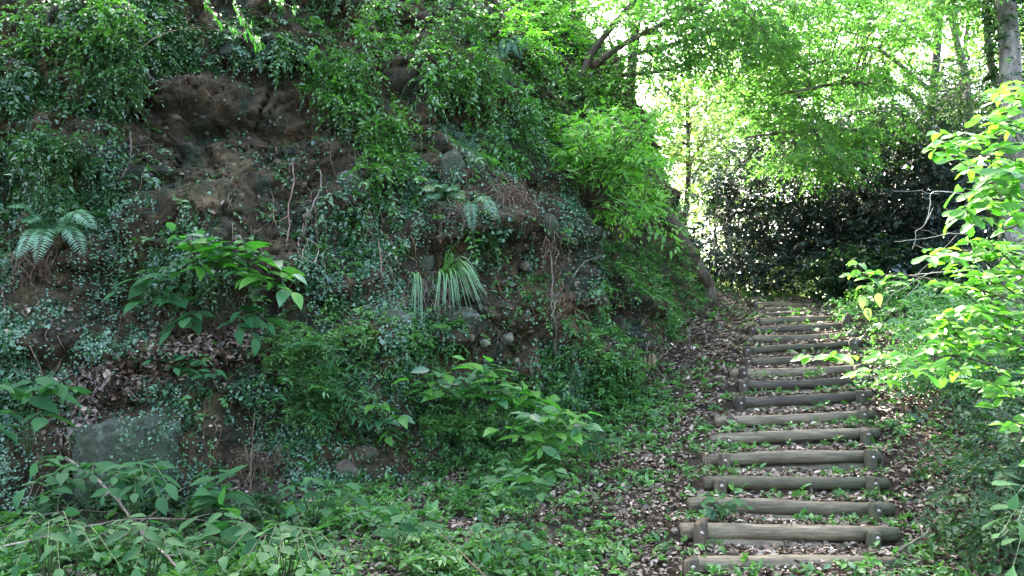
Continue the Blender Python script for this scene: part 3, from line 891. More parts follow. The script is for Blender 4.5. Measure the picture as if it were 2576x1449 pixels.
def stone(px_, py_, rx, ry, mat, label, off=0.0, name='stone', tilt=0, seed=0, group='stones set in the cliff', chips=9, pw=.75):
    c = surf(px_, py_, off - .55 * min(rx, ry) * 7.5 / F)
    s = c[1] / F
    V, Fc = ICO
    q = V.copy()
    q = np.sign(q) * np.abs(q) ** pw
    q = q * (1 + .16 * fbm(V * 1.0 + seed * 7.1, .8, 3, seed + 200)[:, None]) + V * .05 * fbm(V + seed, .25, 2, seed + 300)[:, None]
    # chipped flat facets
    rs = np.random.default_rng(seed + 900)
    for _ in range(chips):
        nv = nrm(rs.normal(0, 1, 3)); dcap = rs.uniform(.5, .8)
        ex = q @ nv - dcap
        q = q - np.clip(ex, 0, None)[:, None] * nv * .9
    q = q * np.array([rx * s, min(rx, ry) * s * .8, ry * s]) * .92
    ct, st_ = math.cos(tilt), math.sin(tilt)
    q = np.stack([q[:, 0] * ct - q[:, 2] * st_, q[:, 1], q[:, 0] * st_ + q[:, 2] * ct], -1)
    o = obj(name, mesh(name, q, [Fc], M[mat]))
    o.location = tuple(c)
    # creeper growing over part of the stone
    if name == 'boulder' and rx > 40:
        fc = q[Fc].mean(1); fn = nrm(np.cross(q[Fc[:, 1]] - q[Fc[:, 0]], q[Fc[:, 2]] - q[Fc[:, 0]]))
        fn = fn * np.sign((fn * fc).sum(1, keepdims=True))
        w_ = (fn[:, 1] < .2) * np.clip(fbm(fc + c, .16, 3, seed + 50) * 1.6 + fc[:, 0] / (rx * s) * .35 - .05, 0, 1)
        if w_.sum() > 0:
            k = rs.choice(len(fc), int(7 * rx), p=w_ / w_.sum())
            m_ = MB()
            ln = .02 * np.exp(rs.normal(0, .35, len(k)))
            leaves(m_, fc[k] + fn[k] * .008 + c + rs.normal(0, .008, (len(k), 3)), np.cross(fn[k], rs.normal(0, 1, (len(k), 3))) + (0, 0, -.5), fn[k] + rs.normal(0, .4, (len(k), 3)) + (0, 0, .5), ln, ln * .8, T_SMALL, rs.uniform(0, 1, len(k)))
            m_.build('creeper_leaves', M['tiny'], o)['kind'] = 'stuff'
    return tag(o, label, 'stone', group)
stone(885, 470, 52, 50, 'stone_grey', 'pale grey lichen-spotted boulder jutting from the bare brown rock face', .06, 'boulder', .2, 1)
stone(590, 132, 46, 30, 'stone_grey', 'grey rounded stone at the top of the brown overhang', .1, 'boulder', -.5, 2)
stone(325, 1165, 125, 118, 'stone_slab', 'big mossy grey slab at the lower left foot of the cliff', .12, 'boulder', .12, 5, chips=3, pw=.55)
stone(370, 1000, 52, 28, 'stone_moss', 'mossy stone under the brown leafy ledge above the big slab', 0, 'stone', .25, 6)
stone(290, 1020, 42, 26, 'stone_brown', 'dark flat stone above the left corner of the mossy slab', 0, 'stone', .1, 7)
stone(872, 1190, 38, 38, 'stone_brown', 'squarish brown stone low at the cliff foot with a pale edge', .06, 'stone', .3, 8)
stone(925, 1150, 34, 26, 'stone_brown', 'dark angular stone leaning behind the squarish brown stone', .02, 'stone', -.3, 9)
stone(940, 1050, 56, 38, 'stone_grey', 'creeper-speckled grey boulder below the leafy plant stems', .0, 'boulder', -.4, 10)
stone(1163, 800, 42, 30, 'stone_grey', 'white-spotted grey stone under the drooping sedge', .08, 'stone', .1, 11)
stone(1276, 852, 17, 17, 'stone_pale', 'palest cream stone, larger of the pair set in brown earth', .11, 'stone', .4, 12)
stone(1217, 862, 17, 15, 'stone_pale', 'cream stone left of the palest stone in brown earth', .10, 'stone', -.4, 13)
stone(1318, 875, 11, 9, 'stone_pale', 'small buff stone right of the cream pair', .04, 'stone', 0, 14)
stone(1300, 908, 9, 9, 'stone_pale', 'pebble-sized cream stone beneath the cream pair', .05, 'stone', 0, 15)
stone(1388, 915, 10, 8, 'stone_grey', 'small grey stone farthest right in the brown earth below the pale pair', .05, 'stone', 0, 16)
stone(1140, 640, 56, 36, 'stone_brown', 'brown rock above the drooping sedge tuft', -.02, 'boulder', -.1, 17)
stone(1068, 658, 28, 30, 'stone_moss', 'green-grey stone left of the sedge tuft root', .02, 'stone', .1, 18)
stone(1185, 672, 24, 20, 'stone_moss', 'olive stone right behind the sedge tuft', .02, 'stone', .2, 19)
stone(1138, 420, 44, 58, 'stone_moss', 'upright greenish rock under the pale hanging moss', .02, 'boulder', -.15, 20)
stone(1385, 572, 22, 34, 'stone_moss', 'mossy stone right of the dark root tangle', .04, 'stone', .1, 21)
stone(1560, 838, 50, 60, 'stone_brown', 'brown earth-covered rock on the slope left of the stairs', -.06, 'boulder', .2, 22)
stone(1490, 790, 28, 42, 'stone_moss', 'mossy upright rock beside the earth-covered slope rock', .0, 'boulder', -.1, 23)
stone(985, 810, 52, 34, 'stone_moss', 'rounded ledge stone coated with tiny creeper', -.02, 'boulder', 0, 24)
stone(1355, 975, 22, 16, 'stone_grey', 'grey stone half buried just above the nettle plant', .03, 'stone', 0, 25)
stone(215, 500, 40, 60, 'stone_grey', 'grey upright stone on the left cliff half veiled by creeper', -.02, 'boulder', .1, 26)
stone(215, 1315, 24, 14, 'stone_grey', 'whitish flat stone on the ground below the mossy slab', .03, 'stone', .1, 27, 'stones on the ground')

d7 = (blob(CPX, CPY, BARE) + .05) * (1 + 2.5 * blob(CPX, CPY, [(1240, 820, 160, 120, 1), (1150, 700, 130, 80, .8)]))
p_, n_, f_ = scatter(900, d7)
m_ = MB()
PV, PF = ico(1)
for q in range(len(p_)):
    sz = .014 * math.exp(R.normal(0, .55))
    m_.add(p_[q] + PV * R.uniform(.6, 1.2, 3) * sz * (1 + R.normal(0, .12, (len(PV), 1))), PF, None, R.uniform())
tag(m_.build('embedded_pebbles', M['stone_brown'], smooth=False), 'small brown stones and clods stuck in the bare earth of the cliff', 'pebbles', kind='stuff')

# ------------------------------------------------------------------ broad leaves as single objects
def leaf_shape(name, outline, mat, curl=.15, fold=.18):
    """outline: (t, half width) stations along the midrib; blade folded along the midrib, drooping to the tip"""
    V, T, Q = [], [], []
    for t, w in outline:
        w = w * .68
        z = -curl * t * t
        V += [(0, t, z), (-w, t + .03 * (w > .02), z + fold * w), (w, t + .03 * (w > .02), z + fold * w)]
    for k in range(len(outline) - 1):
        a = 3 * k
        Q += [(a, a + 3, a + 4, a + 1), (a, a + 2, a + 5, a + 3)]
    return mesh(name, np.array(V), [np.array(Q)], mat)
OV = [(0, .01), (.08, .17), (.22, .31), (.4, .36), (.58, .31), (.76, .19), (.9, .07), (1, .004)]
HEART = [(0, .16), (.1, .34), (.25, .42), (.42, .40), (.6, .29), (.78, .15), (.9, .06), (1, .004)]
SERR = [(0, .01), (.08, .2), (.12, .17), (.24, .34), (.29, .29), (.42, .36), (.47, .30), (.6, .29), (.65, .23), (.78, .17), (.82, .12), (1, .004)]
OBOV = [(0, .015), (.2, .07), (.42, .18), (.62, .31), (.66, .28), (.8, .33), (.84, .29), (.93, .22), (1, .05)]
LANCE = [(0, .01), (.12, .09), (.3, .15), (.5, .15), (.7, .10), (.87, .04), (1, .003)]
LM = {}
def lm(key, mat):
    if (key, mat) not in LM:
        LM[(key, mat)] = [leaf_shape('leaf', {'ov': OV, 'heart': HEART, 'serr': SERR, 'obov': OBOV, 'lance': LANCE}[key], M[mat], c, f) for c, f in ((.12, .2), (.28, .3), (.2, .1))]
    return LM[(key, mat)]
def place_leaf(parent, P, D, U, L, meshes, name='leaf'):
    y = nrm(np.asarray(D, dtype=float)); x = nrm(np.cross(y, U)); z = np.cross(x, y)
    o = bpy.data.objects.new(name, meshes[int(R.integers(len(meshes)))])
    COL.objects.link(o)
    o.parent = parent
    w = Vector(P) - wloc(parent)
    Mx = Matrix(((x[0] * L, y[0] * L, z[0] * L, w[0]), (x[1] * L, y[1] * L, z[1] * L, w[1]), (x[2] * L, y[2] * L, z[2] * L, w[2]), (0, 0, 0, 1)))
    o.matrix_local = Mx
    return o

def plant(name, label, cat, foot, tips, leaf_px, shape='serr', mat='weed_obj', per=7, start=.3, rise=.25, foff=.05, toff=.35, opposite=False, stem_r=.0035, group=None, face=.12, lw_jit=.35):
    f = surf(foot[0], foot[1], foff)
    t = thing(name, label, cat, f, group)
    sm = MB()
    todo = []
    for tip in tips:
        off = toff if len(tip) < 3 else tip[2]
        dep = f[1] - off
        e_ = at(tip[0], tip[1], dep)
        mid = (f + e_) / 2 + np.array([0, 0, rise * np.linalg.norm(e_ - f)])
        pts = smooth_path([f, mid, e_], 9)
        sm.tube(pts, np.linspace(1, .5, 9) * stem_r, 5, cap=False)
        sc = dep / F
        tang = np.gradient(pts, axis=0)
        ks = np.linspace(start, 1, per)
        for q, u in enumerate(ks):
            i = min(7, int(u * 8)); fr = u * 8 - i
            pos = pts[i] + (pts[i + 1] - pts[i]) * fr
            tg = nrm(tang[i])
            side = nrm(np.cross(tg, Zup + .01))
            for sg in ((1, -1) if opposite and q < per - 1 else ((1,) if q % 2 else (-1,))):
                dr = tg * (.45 if q < per - 1 else 1) + side * sg * (.9 if q < per - 1 else .1) + np.array([0, -.25 * face, -.18]) + R.normal(0, .22, 3)
                U = Zup + np.array([0, -face, 0]) + R.normal(0, lw_jit, 3)
                L = .72 * leaf_px * sc * np.clip(np.exp(R.normal(-.1, .3)), .4, 1.3) * (.75 + .35 * math.sin(2.6 * u))
                todo.append((pos, dr, U, L))
    sm.build('stem', M['stem'], t)
    pale = mat == 'lime_obj'
    for a in todo[:300]:
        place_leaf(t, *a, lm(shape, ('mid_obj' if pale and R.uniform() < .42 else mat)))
    return t

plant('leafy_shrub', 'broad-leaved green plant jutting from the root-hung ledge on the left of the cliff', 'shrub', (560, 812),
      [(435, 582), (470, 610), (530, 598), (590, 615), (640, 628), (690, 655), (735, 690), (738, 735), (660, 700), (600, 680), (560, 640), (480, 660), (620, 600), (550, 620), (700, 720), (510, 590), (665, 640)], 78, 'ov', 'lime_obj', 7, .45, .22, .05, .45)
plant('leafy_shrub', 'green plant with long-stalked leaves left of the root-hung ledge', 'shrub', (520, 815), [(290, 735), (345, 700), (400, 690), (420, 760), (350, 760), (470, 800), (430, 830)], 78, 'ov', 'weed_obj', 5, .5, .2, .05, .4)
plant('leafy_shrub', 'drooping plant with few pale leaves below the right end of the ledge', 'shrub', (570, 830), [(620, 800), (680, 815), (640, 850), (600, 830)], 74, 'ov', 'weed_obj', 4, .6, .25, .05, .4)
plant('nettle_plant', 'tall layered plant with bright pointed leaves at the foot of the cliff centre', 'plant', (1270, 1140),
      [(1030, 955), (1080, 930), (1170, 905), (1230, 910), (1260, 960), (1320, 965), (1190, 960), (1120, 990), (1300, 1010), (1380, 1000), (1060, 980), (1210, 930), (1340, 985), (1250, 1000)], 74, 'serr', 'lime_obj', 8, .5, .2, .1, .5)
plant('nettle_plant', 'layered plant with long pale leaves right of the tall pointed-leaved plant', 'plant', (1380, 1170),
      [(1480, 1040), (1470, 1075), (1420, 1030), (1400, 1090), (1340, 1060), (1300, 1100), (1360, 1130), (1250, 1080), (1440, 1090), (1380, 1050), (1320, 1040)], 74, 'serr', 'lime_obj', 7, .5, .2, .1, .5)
plant('nettle_plant', 'plant with lobed pale leaves on the creeper-speckled boulder', 'plant', (985, 1100), [(945, 1020), (960, 1060), (1010, 1050), (975, 1100)], 66, 'heart', 'lime_obj', 4, .5, .2, .1, .35)
plant('nettle_plant', 'large-leaved plant at the left edge below the fern', 'plant', (70, 1150), [(-20, 965), (20, 960), (90, 945), (150, 965), (190, 980), (70, 1000), (110, 1050), (20, 1040), (-10, 1090)], 96, 'serr', 'weed_obj', 4, .55, .2, .1, .6)
plant('nettle_plant', 'sapling with opposite leaves spreading left of the long dead branch', 'plant', (240, 1330), [(90, 1165), (160, 1190), (230, 1195), (120, 1250), (60, 1230)], 70, 'ov', 'weed_obj', 5, .4, .25, .1, .8, True)
plant('nettle_plant', 'sapling with opposite leaves in front of the mossy slab', 'plant', (330, 1330), [(290, 1200), (360, 1195), (420, 1215), (340, 1240), (260, 1250), (400, 1250)], 68, 'ov', 'weed_obj', 5, .4, .25, .1, .8, True)
plant('nettle_plant', 'upright plant with few wide leaves right of the mossy slab', 'plant', (535, 1310), [(545, 1165), (530, 1240), (570, 1230)], 96, 'ov', 'weed_obj', 4, .6, .02, .1, .5, True)
plant('nettle_plant', 'upright plant with a rosette of pointed leaves below the wide-leaved one', 'plant', (560, 1420), [(560, 1270), (550, 1330), (600, 1300), (500, 1300)], 92, 'ov', 'weed_obj', 4, .55, .02, .1, .7, True)
plant('nettle_plant', 'dark green plant with long stems under the tall nettle, before the hollow', 'plant', (1330, 1330), [(1270, 1170), (1330, 1160), (1400, 1180), (1290, 1220), (1360, 1240), (1240, 1200), (1410, 1130)], 68, 'ov', 'weed_obj', 5, .5, .15, .1, .5)
plant('nettle_plant', 'small plant with paired narrow leaves beside the fallen stick', 'plant', (1500, 1170), [(1470, 1085), (1510, 1070), (1545, 1100), (1480, 1120)], 56, 'ov', 'weed_obj', 4, .5, .2, .1, .3)
plant('nettle_plant', 'low round-leaved plant on the brown leafy ledge', 'plant', (450, 950), [(380, 905), (420, 890), (470, 895), (510, 910), (440, 925), (500, 945)], 40, 'ov', 'weed_obj', 5, .4, .2, .03, .2)
plant('nettle_plant', 'small plant below the brown ledge with pale round leaves', 'plant', (500, 1000), [(470, 930), (520, 940), (550, 930), (490, 970)], 44, 'ov', 'weed_obj', 4, .4, .2, .03, .25)
plant('nettle_plant', 'wide clump of big pale leaves along the bottom edge', 'plant', (720, 1500), [(560, 1400), (640, 1410), (700, 1420), (760, 1430), (820, 1430), (880, 1440), (600, 1440), (670, 1390), (780, 1410)], 72, 'ov', 'weed_obj', 4, .5, .15, .1, 1.5)
plant('nettle_plant', 'mixed leafy clump in the bottom left corner', 'plant', (120, 1480), [(10, 1360), (60, 1330), (120, 1370), (180, 1340), (240, 1390), (40, 1420), (150, 1430), (300, 1420), (-20, 1400)], 62, 'ov', 'weed_obj', 6, .4, .2, .1, 1.0)
plant('nettle_plant', 'leafy clump with glossy leaves right of the bottom left corner', 'plant', (380, 1480), [(300, 1370), (360, 1350), (420, 1380), (460, 1410), (340, 1430), (500, 1440), (280, 1330)], 70, 'ov', 'weed_obj', 6, .4, .2, .1, .9)
plant('nettle_plant', 'leafy weed between the squarish stone and the bottom edge', 'plant', (790, 1330), [(720, 1220), (780, 1200), (840, 1230), (900, 1260), (820, 1280), (740, 1270), (880, 1220)], 52, 'serr', 'weed_obj', 6, .4, .2, .1, .4)
plant('nettle_plant', 'dense weed clump with serrated leaves under the hollow', 'plant', (1000, 1400), [(900, 1290), (960, 1280), (1020, 1300), (1080, 1290), (1000, 1340), (930, 1350), (1090, 1340)], 56, 'serr', 'weed_obj', 6, .4, .2, .1, .5)
plant('nettle_plant', 'weed clump with light leaves at the bottom centre', 'plant', (1250, 1440), [(1150, 1340), (1210, 1320), (1280, 1330), (1340, 1350), (1230, 1390), (1320, 1400), (1400, 1380)], 50, 'ov', 'weed_obj', 6, .4, .2, .1, .5)
plant('nettle_plant', 'broad-leaved weed in front of the left post of the third log step', 'plant', (1810, 1300), [(1770, 1265), (1800, 1255), (1850, 1262), (1830, 1280), (1880, 1275)], 40, 'ov', 'weed_obj', 5, .4, .2, .02, .2)
plant('nettle_plant', 'seedling with bright forked leaves at the right end of the lowest step', 'plant', (2150, 1449), [(2090, 1420), (2130, 1418), (2200, 1415), (2160, 1430)], 42, 'ov', 'lime_obj', 4, .4, .2, .02, .2)

# ------------------------------------------------------------------ ferns, sedge, moss
def frond_mesh(pts, w, mat, parent):
    m_ = MB()
    n = len(pts)
    tang = nrm(np.gradient(pts, axis=0))
    m_.tube(pts, np.linspace(1, .3, n) * .0028, 4, cap=False)
    K = 26
    for q in range(K):
        u = .14 + .84 * q / K
        i = min(n - 2, int(u * (n - 1))); fr = u * (n - 1) - i
        pos = pts[i] + (pts[i + 1] - pts[i]) * fr
        tg = tang[i]; side = nrm(np.cross(tg, np.array([0, -.45, 1.0])))
        up = np.cross(side, tg)
        L = w * math.sin(math.pi * min(1, .12 + u * .9)) ** .7
        for sg in (1, -1):
            dr = side * sg + tg * .45 + up * -.1
            leaves(m_, pos[None], (dr + R.normal(0, .06, 3))[None], (up + R.normal(0, .15, 3))[None], np.array([L]), np.array([L * .26]), T_NARROW, .5)
    return m_.build('frond', mat, parent)
def fern(label, foot, tips, w_px, off=.05, toff=.35, rise=.3, mat='fern'):
    f = surf(foot[0], foot[1], off)
    t = thing('fern', label, 'fern', f, 'ferns on the cliff')
    for tp in tips:
        e_ = at(tp[0], tp[1], f[1] - (tp[2] if len(tp) > 2 else toff))
        mid = (f + e_) / 2 + np.array([0, 0, rise * np.linalg.norm(e_ - f)])
        frond_mesh(smooth_path([f, mid, e_], 14), w_px * f[1] / F, M[mat], t)
    return t
fern('pale green fern with several spread fronds on the left edge of the cliff', (125, 605), [(15, 520), (40, 655, .5), (90, 665, .5), (245, 580), (215, 650), (60, 560)], 34)
fern('pale fern with two hanging fronds in the middle of the cliff', (1175, 520), [(1190, 592, .3), (1262, 565, .3)], 24, .05, .3, .35)
fern('fine green fern above the drooping pale fronds', (1120, 520), [(1065, 480), (1100, 470), (1140, 478), (1165, 500), (1080, 500)], 30, .05, .3, .3)
fern('fern hanging under the shrub at the top of the cliff', (1285, 110), [(1310, 150), (1265, 150), (1330, 130)], 26)
fern('small low fern at the left post of the third log step', (1795, 1290), [(1775, 1300, .15), (1790, 1312, .15), (1830, 1300, .15), (1840, 1290, .15)], 16, .03, .15, .3)
# fern-like feathery bamboo grass right of the ledge
def feathery(label, foot, tips, leaf_px):
    return plant('feathery_plant', label, 'plant', foot, tips, leaf_px, 'lance', 'weed_obj', 16, .15, .2, .05, .45, True, .002)
feathery('feathery fine-leaved plant arching right of the root-hung ledge', (720, 960), [(800, 860), (860, 880), (910, 930), (930, 990), (760, 860), (880, 1000)], 44)
feathery('lower feathery plant above the squarish brown stone', (760, 1060), [(850, 985), (900, 1020), (920, 1065), (820, 1080), (700, 1000)], 42)

sd = surf(1110, 690, .2)
t = thing('sedge_tuft', 'tuft of long glossy sedge blades arching over the stones mid-cliff', 'grass tuft', sd)
BL = [(1220, 770), (1215, 740), (1205, 720), (1190, 790), (1175, 740), (1165, 760), (1150, 780), (1140, 770), (1135, 790), (1120, 760), (1110, 770), (1090, 780), (1200, 700), (1190, 690), (1130, 640), (1150, 630), (1160, 660), (1050, 770), (1040, 800), (1060, 830), (1045, 850)]
for q in range(66):
    bx_, by_ = BL[q % len(BL)]
    e_ = at(bx_ + R.normal(0, 8), by_ + R.normal(0, 12), sd[1] - R.uniform(.12, .35))
    h = np.linalg.norm(e_ - sd)
    root = sd + R.normal(0, .02, 3) + ((np.array([-.25, 0, -.05])) if bx_ < 1070 else 0)
    mid = root * .5 + e_ * .5 + np.array([.02, -.05, (.32 if by_ > 690 else .1) * h + .02])
    pts = smooth_path([root, mid, e_], 9)
    w = np.linspace(1, .1, 9) * R.uniform(.006, .011)
    tg = nrm(np.gradient(pts, axis=0)); sdv = nrm(np.cross(tg, np.array([0, -.6, 1.0])))
    V = np.concatenate([pts - sdv * w[:, None], pts + np.cross(sdv, tg) * -.3 * w[:, None], pts + sdv * w[:, None]])
    Q = []
    for i in range(8):
        Q += [(i, i + 1, 9 + i + 1, 9 + i), (9 + i, 9 + i + 1, 18 + i + 1, 18 + i)]
    o = obj('blade', mesh('blade', V - sd, [np.array(Q)], M['sedge']), t)

# hanging moss
def moss(label, pts_px, n):
    c = surf(*pts_px[0], .1)
    m_ = MB()
    for _ in range(n):
        k = R.integers(len(pts_px))
        p0 = surf(pts_px[k][0] + R.normal(0, 12), pts_px[k][1] + R.normal(0, 10), R.uniform(.05, .16))
        d_ = np.array([R.normal(.2, .35), -.4, -.6])
        sprigs(m_, p0[None], d_[None], R.uniform(.05, .14), 9, .02, .4, T_SMALL, .5)
    return tag(m_.build('hanging_moss', M['moss']), label, 'moss', 'pale moss hanging on the cliff')
moss('pale grey-green moss clump hanging over the upright greenish rock', [(1130, 320), (1155, 340), (1180, 365), (1195, 390)], 240)
moss('greyish moss hanging at the top of the cliff near the leaning tree', [(1250, 130), (1260, 165), (1280, 190)], 90)
moss('pale moss streak on the slope right of the tall nettle plant', [(1440, 960), (1435, 990), (1450, 930)], 90)

# root mats
def root_mat(label, top, n, length, spread, mat='root', rad=.0035):
    base = [surf(x, y, .1) for x, y in top]
    m_ = MB()
    for _ in range(int(n * .6)):
        k = R.uniform(0, len(base) - 1.001); i = int(k)
        p0 = base[i] + (base[i + 1] - base[i]) * (k - i) + R.normal(0, .055, 3)
        ln = length * R.uniform(.15, 1.0)
        d_ = np.array([R.normal(0, spread), R.normal(-.15, .15), -1.0])
        tt = np.linspace(0, 1, 6)[:, None]
        pts = p0 + nrm(d_) * ln * tt + np.cumsum(R.normal(0, .03, (6, 3)), 0) + np.array([0, -.10, .05]) * np.sin(tt * 3.1) * ln * R.uniform(.2, 1.5)
        m_.tube(pts, np.linspace(1, .4, 6) * .8 * rad * np.exp(R.normal(0, .45)), 4, cap=False)
    m_.n
    return tag(m_.build('root_mat', M[mat]), label, 'roots', 'dry root mats on the cliff')
root_mat('brown mat of hair-like roots hanging under the ledge of the broad-leaved plant', [(420, 835), (480, 820), (540, 818), (570, 830)], 260, .24, .35)
root_mat('dark brown root bundle hanging right of the mossy slab', [(590, 1150), (640, 1150), (690, 1150)], 220, .32, .35)
root_mat('dark red-brown root tangle below the bright shrub mid-cliff', [(1250, 480), (1290, 475), (1330, 500)], 240, .36, .5)
root_mat('pale straw-coloured dead sedge hanging under the sedge tuft', [(1050, 710), (1080, 715), (1120, 720)], 110, .42, .12, 'twig', .003)
root_mat('straw-coloured roots hanging below the pale two-frond fern', [(1110, 530), (1140, 525), (1165, 530)], 90, .3, .2, 'twig', .003)
root_mat('grey dry vine bundle hanging down the ridge left of the slope', [(1380, 560), (1400, 640), (1420, 740), (1440, 820)], 110, .35, .3, 'root', .003)
root_mat('dead fern skirt hanging under the pale fern at the left edge', [(40, 640), (90, 650), (140, 640)], 120, .4, .3, 'root', .003)
root_mat('tangle of dead roots draped over the left post of the fourth log step', [(1775, 1195), (1800, 1190), (1830, 1195)], 110, .16, .5, 'root', .003)

def clump(label, cx, cy, rx, ry, n, mat, leaf, K=8, T=T_SMALL, asp=.46, out=(.05, .35), length=(.10, .26), droop=.45, name='weed_clump', cat='weeds', group='weed clumps on the slope', right=.3, up=.5):
    wide = 1.45 if name == 'hanging_shoots' else 1.3
    f = surf(cx, cy + ry * .6, .02)
    t = thing(name, label, cat, f, group)
    m_ = MB(); w_ = MB()
    O, D = [], []
    while len(O) < n:
        a, b = R.normal(0, .5, 2)
        if a * a + b * b > 1: continue
        o_ = surf(cx + a * rx * wide, cy + b * ry * wide, R.uniform(*out))
        if float(fbm(o_[None], .28, 2, 123)[0]) < R.uniform(-.45, .25): continue
        if R.uniform() < 1.1 * float(blob(np.array([cx + a * rx * wide]), np.array([cy + b * ry * wide]), BARE)[0]) and name == 'hanging_shoots': continue
        O.append(o_)
        D.append(np.array([R.normal(right, .6), R.normal(-.35, .5), R.normal(up, .5)]))
    O, D = np.array(O), np.array(D)
    ln = R.uniform(*length, n)
    sprigs(m_, O, D, ln, K, leaf, asp, T, droop, Zup + R.normal(0, .2, (n, 3)), rnd_base=R.uniform(0, 1, n))
    stems(w_, O, D, ln, droop, .0025)
    for q in range(min(n, 60)):
        base = O[q] + np.array([R.normal(0, .03), .12, -R.uniform(.1, .25)])
        w_.tube(smooth_path([base, (base + O[q]) / 2 + (0, -.02, .02), O[q]], 4), .002, 3, cap=False)
    w_.build('stem', M['stem'], t)['kind'] = 'stuff'
    m_.build('leaf_mass', M[mat], t)['kind'] = 'stuff'
    return t
clump('low weeds along the bottom edge below the long dead branch', 480, 1420, 180, 50, 260, 'weed', .06, out=(.03, .25))
clump('low shaded weeds at the left bottom edge under the leafy corner clump', 130, 1400, 170, 60, 280, 'weed', .06, out=(.03, .25))
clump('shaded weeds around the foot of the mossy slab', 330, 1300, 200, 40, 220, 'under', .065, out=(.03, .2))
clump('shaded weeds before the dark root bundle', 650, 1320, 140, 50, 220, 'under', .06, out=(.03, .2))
clump('small weeds at the bottom edge left of centre', 820, 1425, 160, 45, 240, 'weed', .058, out=(.03, .25))
clump('small weeds at the bottom edge right of centre', 1180, 1420, 170, 45, 240, 'weed', .058, out=(.03, .25))
clump('feathery bright weed clump right of the brown root-hung ledge', 800, 900, 130, 70, 330, 'weed', .05, asp=.34)
clump('feathery weed clump over the stones left of the creeper-speckled boulder', 800, 1010, 120, 60, 280, 'weed', .05, asp=.34)
clump('bushy weed clump under the tall pointed-leaved plant', 1180, 1040, 130, 80, 330, 'weed', .055)
clump('bushy weed clump right of the long pale-leaved plant', 1420, 1090, 110, 80, 300, 'weed', .052)
clump('leafy weed clump at the foot of the cliff before the dark hollow', 1300, 1230, 150, 70, 300, 'weed', .06)
clump('low weed clump on the slope above the short bleached stick', 1560, 1030, 130, 70, 190, 'weed', .05, out=(.02, .15))
clump('low weed clump on the slope below the earth-covered rock', 1530, 940, 110, 60, 220, 'weed', .05, out=(.02, .15))
clump('weed clump at the bottom edge left of the lowest step', 1420, 1390, 190, 50, 130, 'weed', .06, out=(.02, .15))
clump('weed clump along the left edge of the middle steps', 1570, 1090, 80, 110, 120, 'weed', .05, out=(.02, .12))
clump('weed clump between the serrated weeds and the bottom edge', 900, 1330, 170, 60, 280, 'weed', .06, out=(.05, .3))
clump('green weeds on the upper slope under the leaning dark tree', 1640, 690, 110, 70, 190, 'weed', .05, out=(.02, .2))
clump('green weeds hanging over the brown slope under the bright shrub', 1590, 650, 80, 40, 60, 'weed', .05, out=(.05, .25), up=-.2)
clump('bright shoots hanging beside the bare brown rock', 960, 350, 55, 90, 260, 'bright', .055, out=(.05, .3), up=-.6, name='hanging_shoots', cat='creeper', group='shoots hanging on the face')
clump('bright shoots hanging right of the brown overhang', 850, 190, 80, 70, 260, 'bright', .055, out=(.05, .3), up=-.6, name='hanging_shoots', cat='creeper', group='shoots hanging on the face')
clump('leafy shoots hanging from the upper middle of the cliff', 1180, 190, 90, 70, 260, 'bright', .055, out=(.05, .35), up=-.5, name='hanging_shoots', cat='creeper', group='shoots hanging on the face')
clump('leafy shoots left of the bright shrub', 1310, 310, 70, 100, 220, 'bright', .055, out=(.05, .3), up=-.5, name='hanging_shoots', cat='creeper', group='shoots hanging on the face')
clump('sunlit yellow-green shrub on the cliff top beside the leaning tree', 1380, 60, 110, 80, 330, 'lime', .06, out=(.0, .5), up=.3, name='edge_shrub', cat='shrub', group='shrubs on the cliff edge', asp=.5, length=(.2, .45))
clump('shrub on the cliff edge below the foot of the leaning tree', 1490, 225, 70, 50, 200, 'bright', .06, out=(.0, .4), up=.1, name='edge_shrub', cat='shrub', group='shrubs on the cliff edge', asp=.5, length=(.2, .4))
clump('dark leafy tuft at the left of the brown overhang', 290, 175, 110, 50, 240, 'ivy', .05, out=(.05, .3), up=-.2, name='hanging_shoots', cat='creeper', group='shoots hanging on the face')
clump('leafy tuft hanging in the top left corner', 200, 60, 150, 60, 300, 'bright', .05, out=(.05, .35), up=-.3, name='hanging_shoots', cat='creeper', group='shoots hanging on the face')
clump('leafy shoots hanging between the overhang and the cliff-top shrub', 1060, 60, 140, 60, 320, 'bright', .055, out=(.03, .3), up=-.4, name='hanging_shoots', cat='creeper', group='shoots hanging on the face')
clump('dark leafy tuft on the left above the fern', 110, 380, 120, 50, 240, 'ivy', .05, out=(.05, .3), up=-.3, name='hanging_shoots', cat='creeper', group='shoots hanging on the face')

# ------------------------------------------------------------------ dead branches and sticks
def stick(label, pts_px, r, mat='twig', name='dead_branch', cat='dead branch', forks=0, depth=None, group='dead branches'):
    pts = np.array([surf(p[0], p[1], p[2] if len(p) > 2 else .06) if depth is None else at(p[0], p[1], depth) for p in pts_px])
    pts = smooth_path(pts, 16) + R.normal(0, r * .35, (16, 3))
    m_ = MB()
    m_.tube(pts, np.linspace(1, .5, 16) * r, 7, wob=.12)
    for _ in range(forks):
        i = R.integers(4, 15)
        dv = nrm(pts[min(15, i + 1)] - pts[i - 1]) + R.normal(0, .6, 3)
        ln = R.uniform(.12, .4)
        q = pts[i] + nrm(dv) * np.linspace(0, ln, 6)[:, None] + np.cumsum(R.normal(0, ln * .04, (6, 3)), 0)
        m_.tube(q, np.linspace(.55, .2, 6) * r, 5, cap=False)
    return tag(m_.build(name, M[mat]), label, cat, group)
stick('long grey dead branch slanting down in front of the mossy slab', [(165, 1150, .3), (250, 1210, .5), (320, 1290, .6), (390, 1370, .7), (450, 1430, .8)], .012, forks=7)
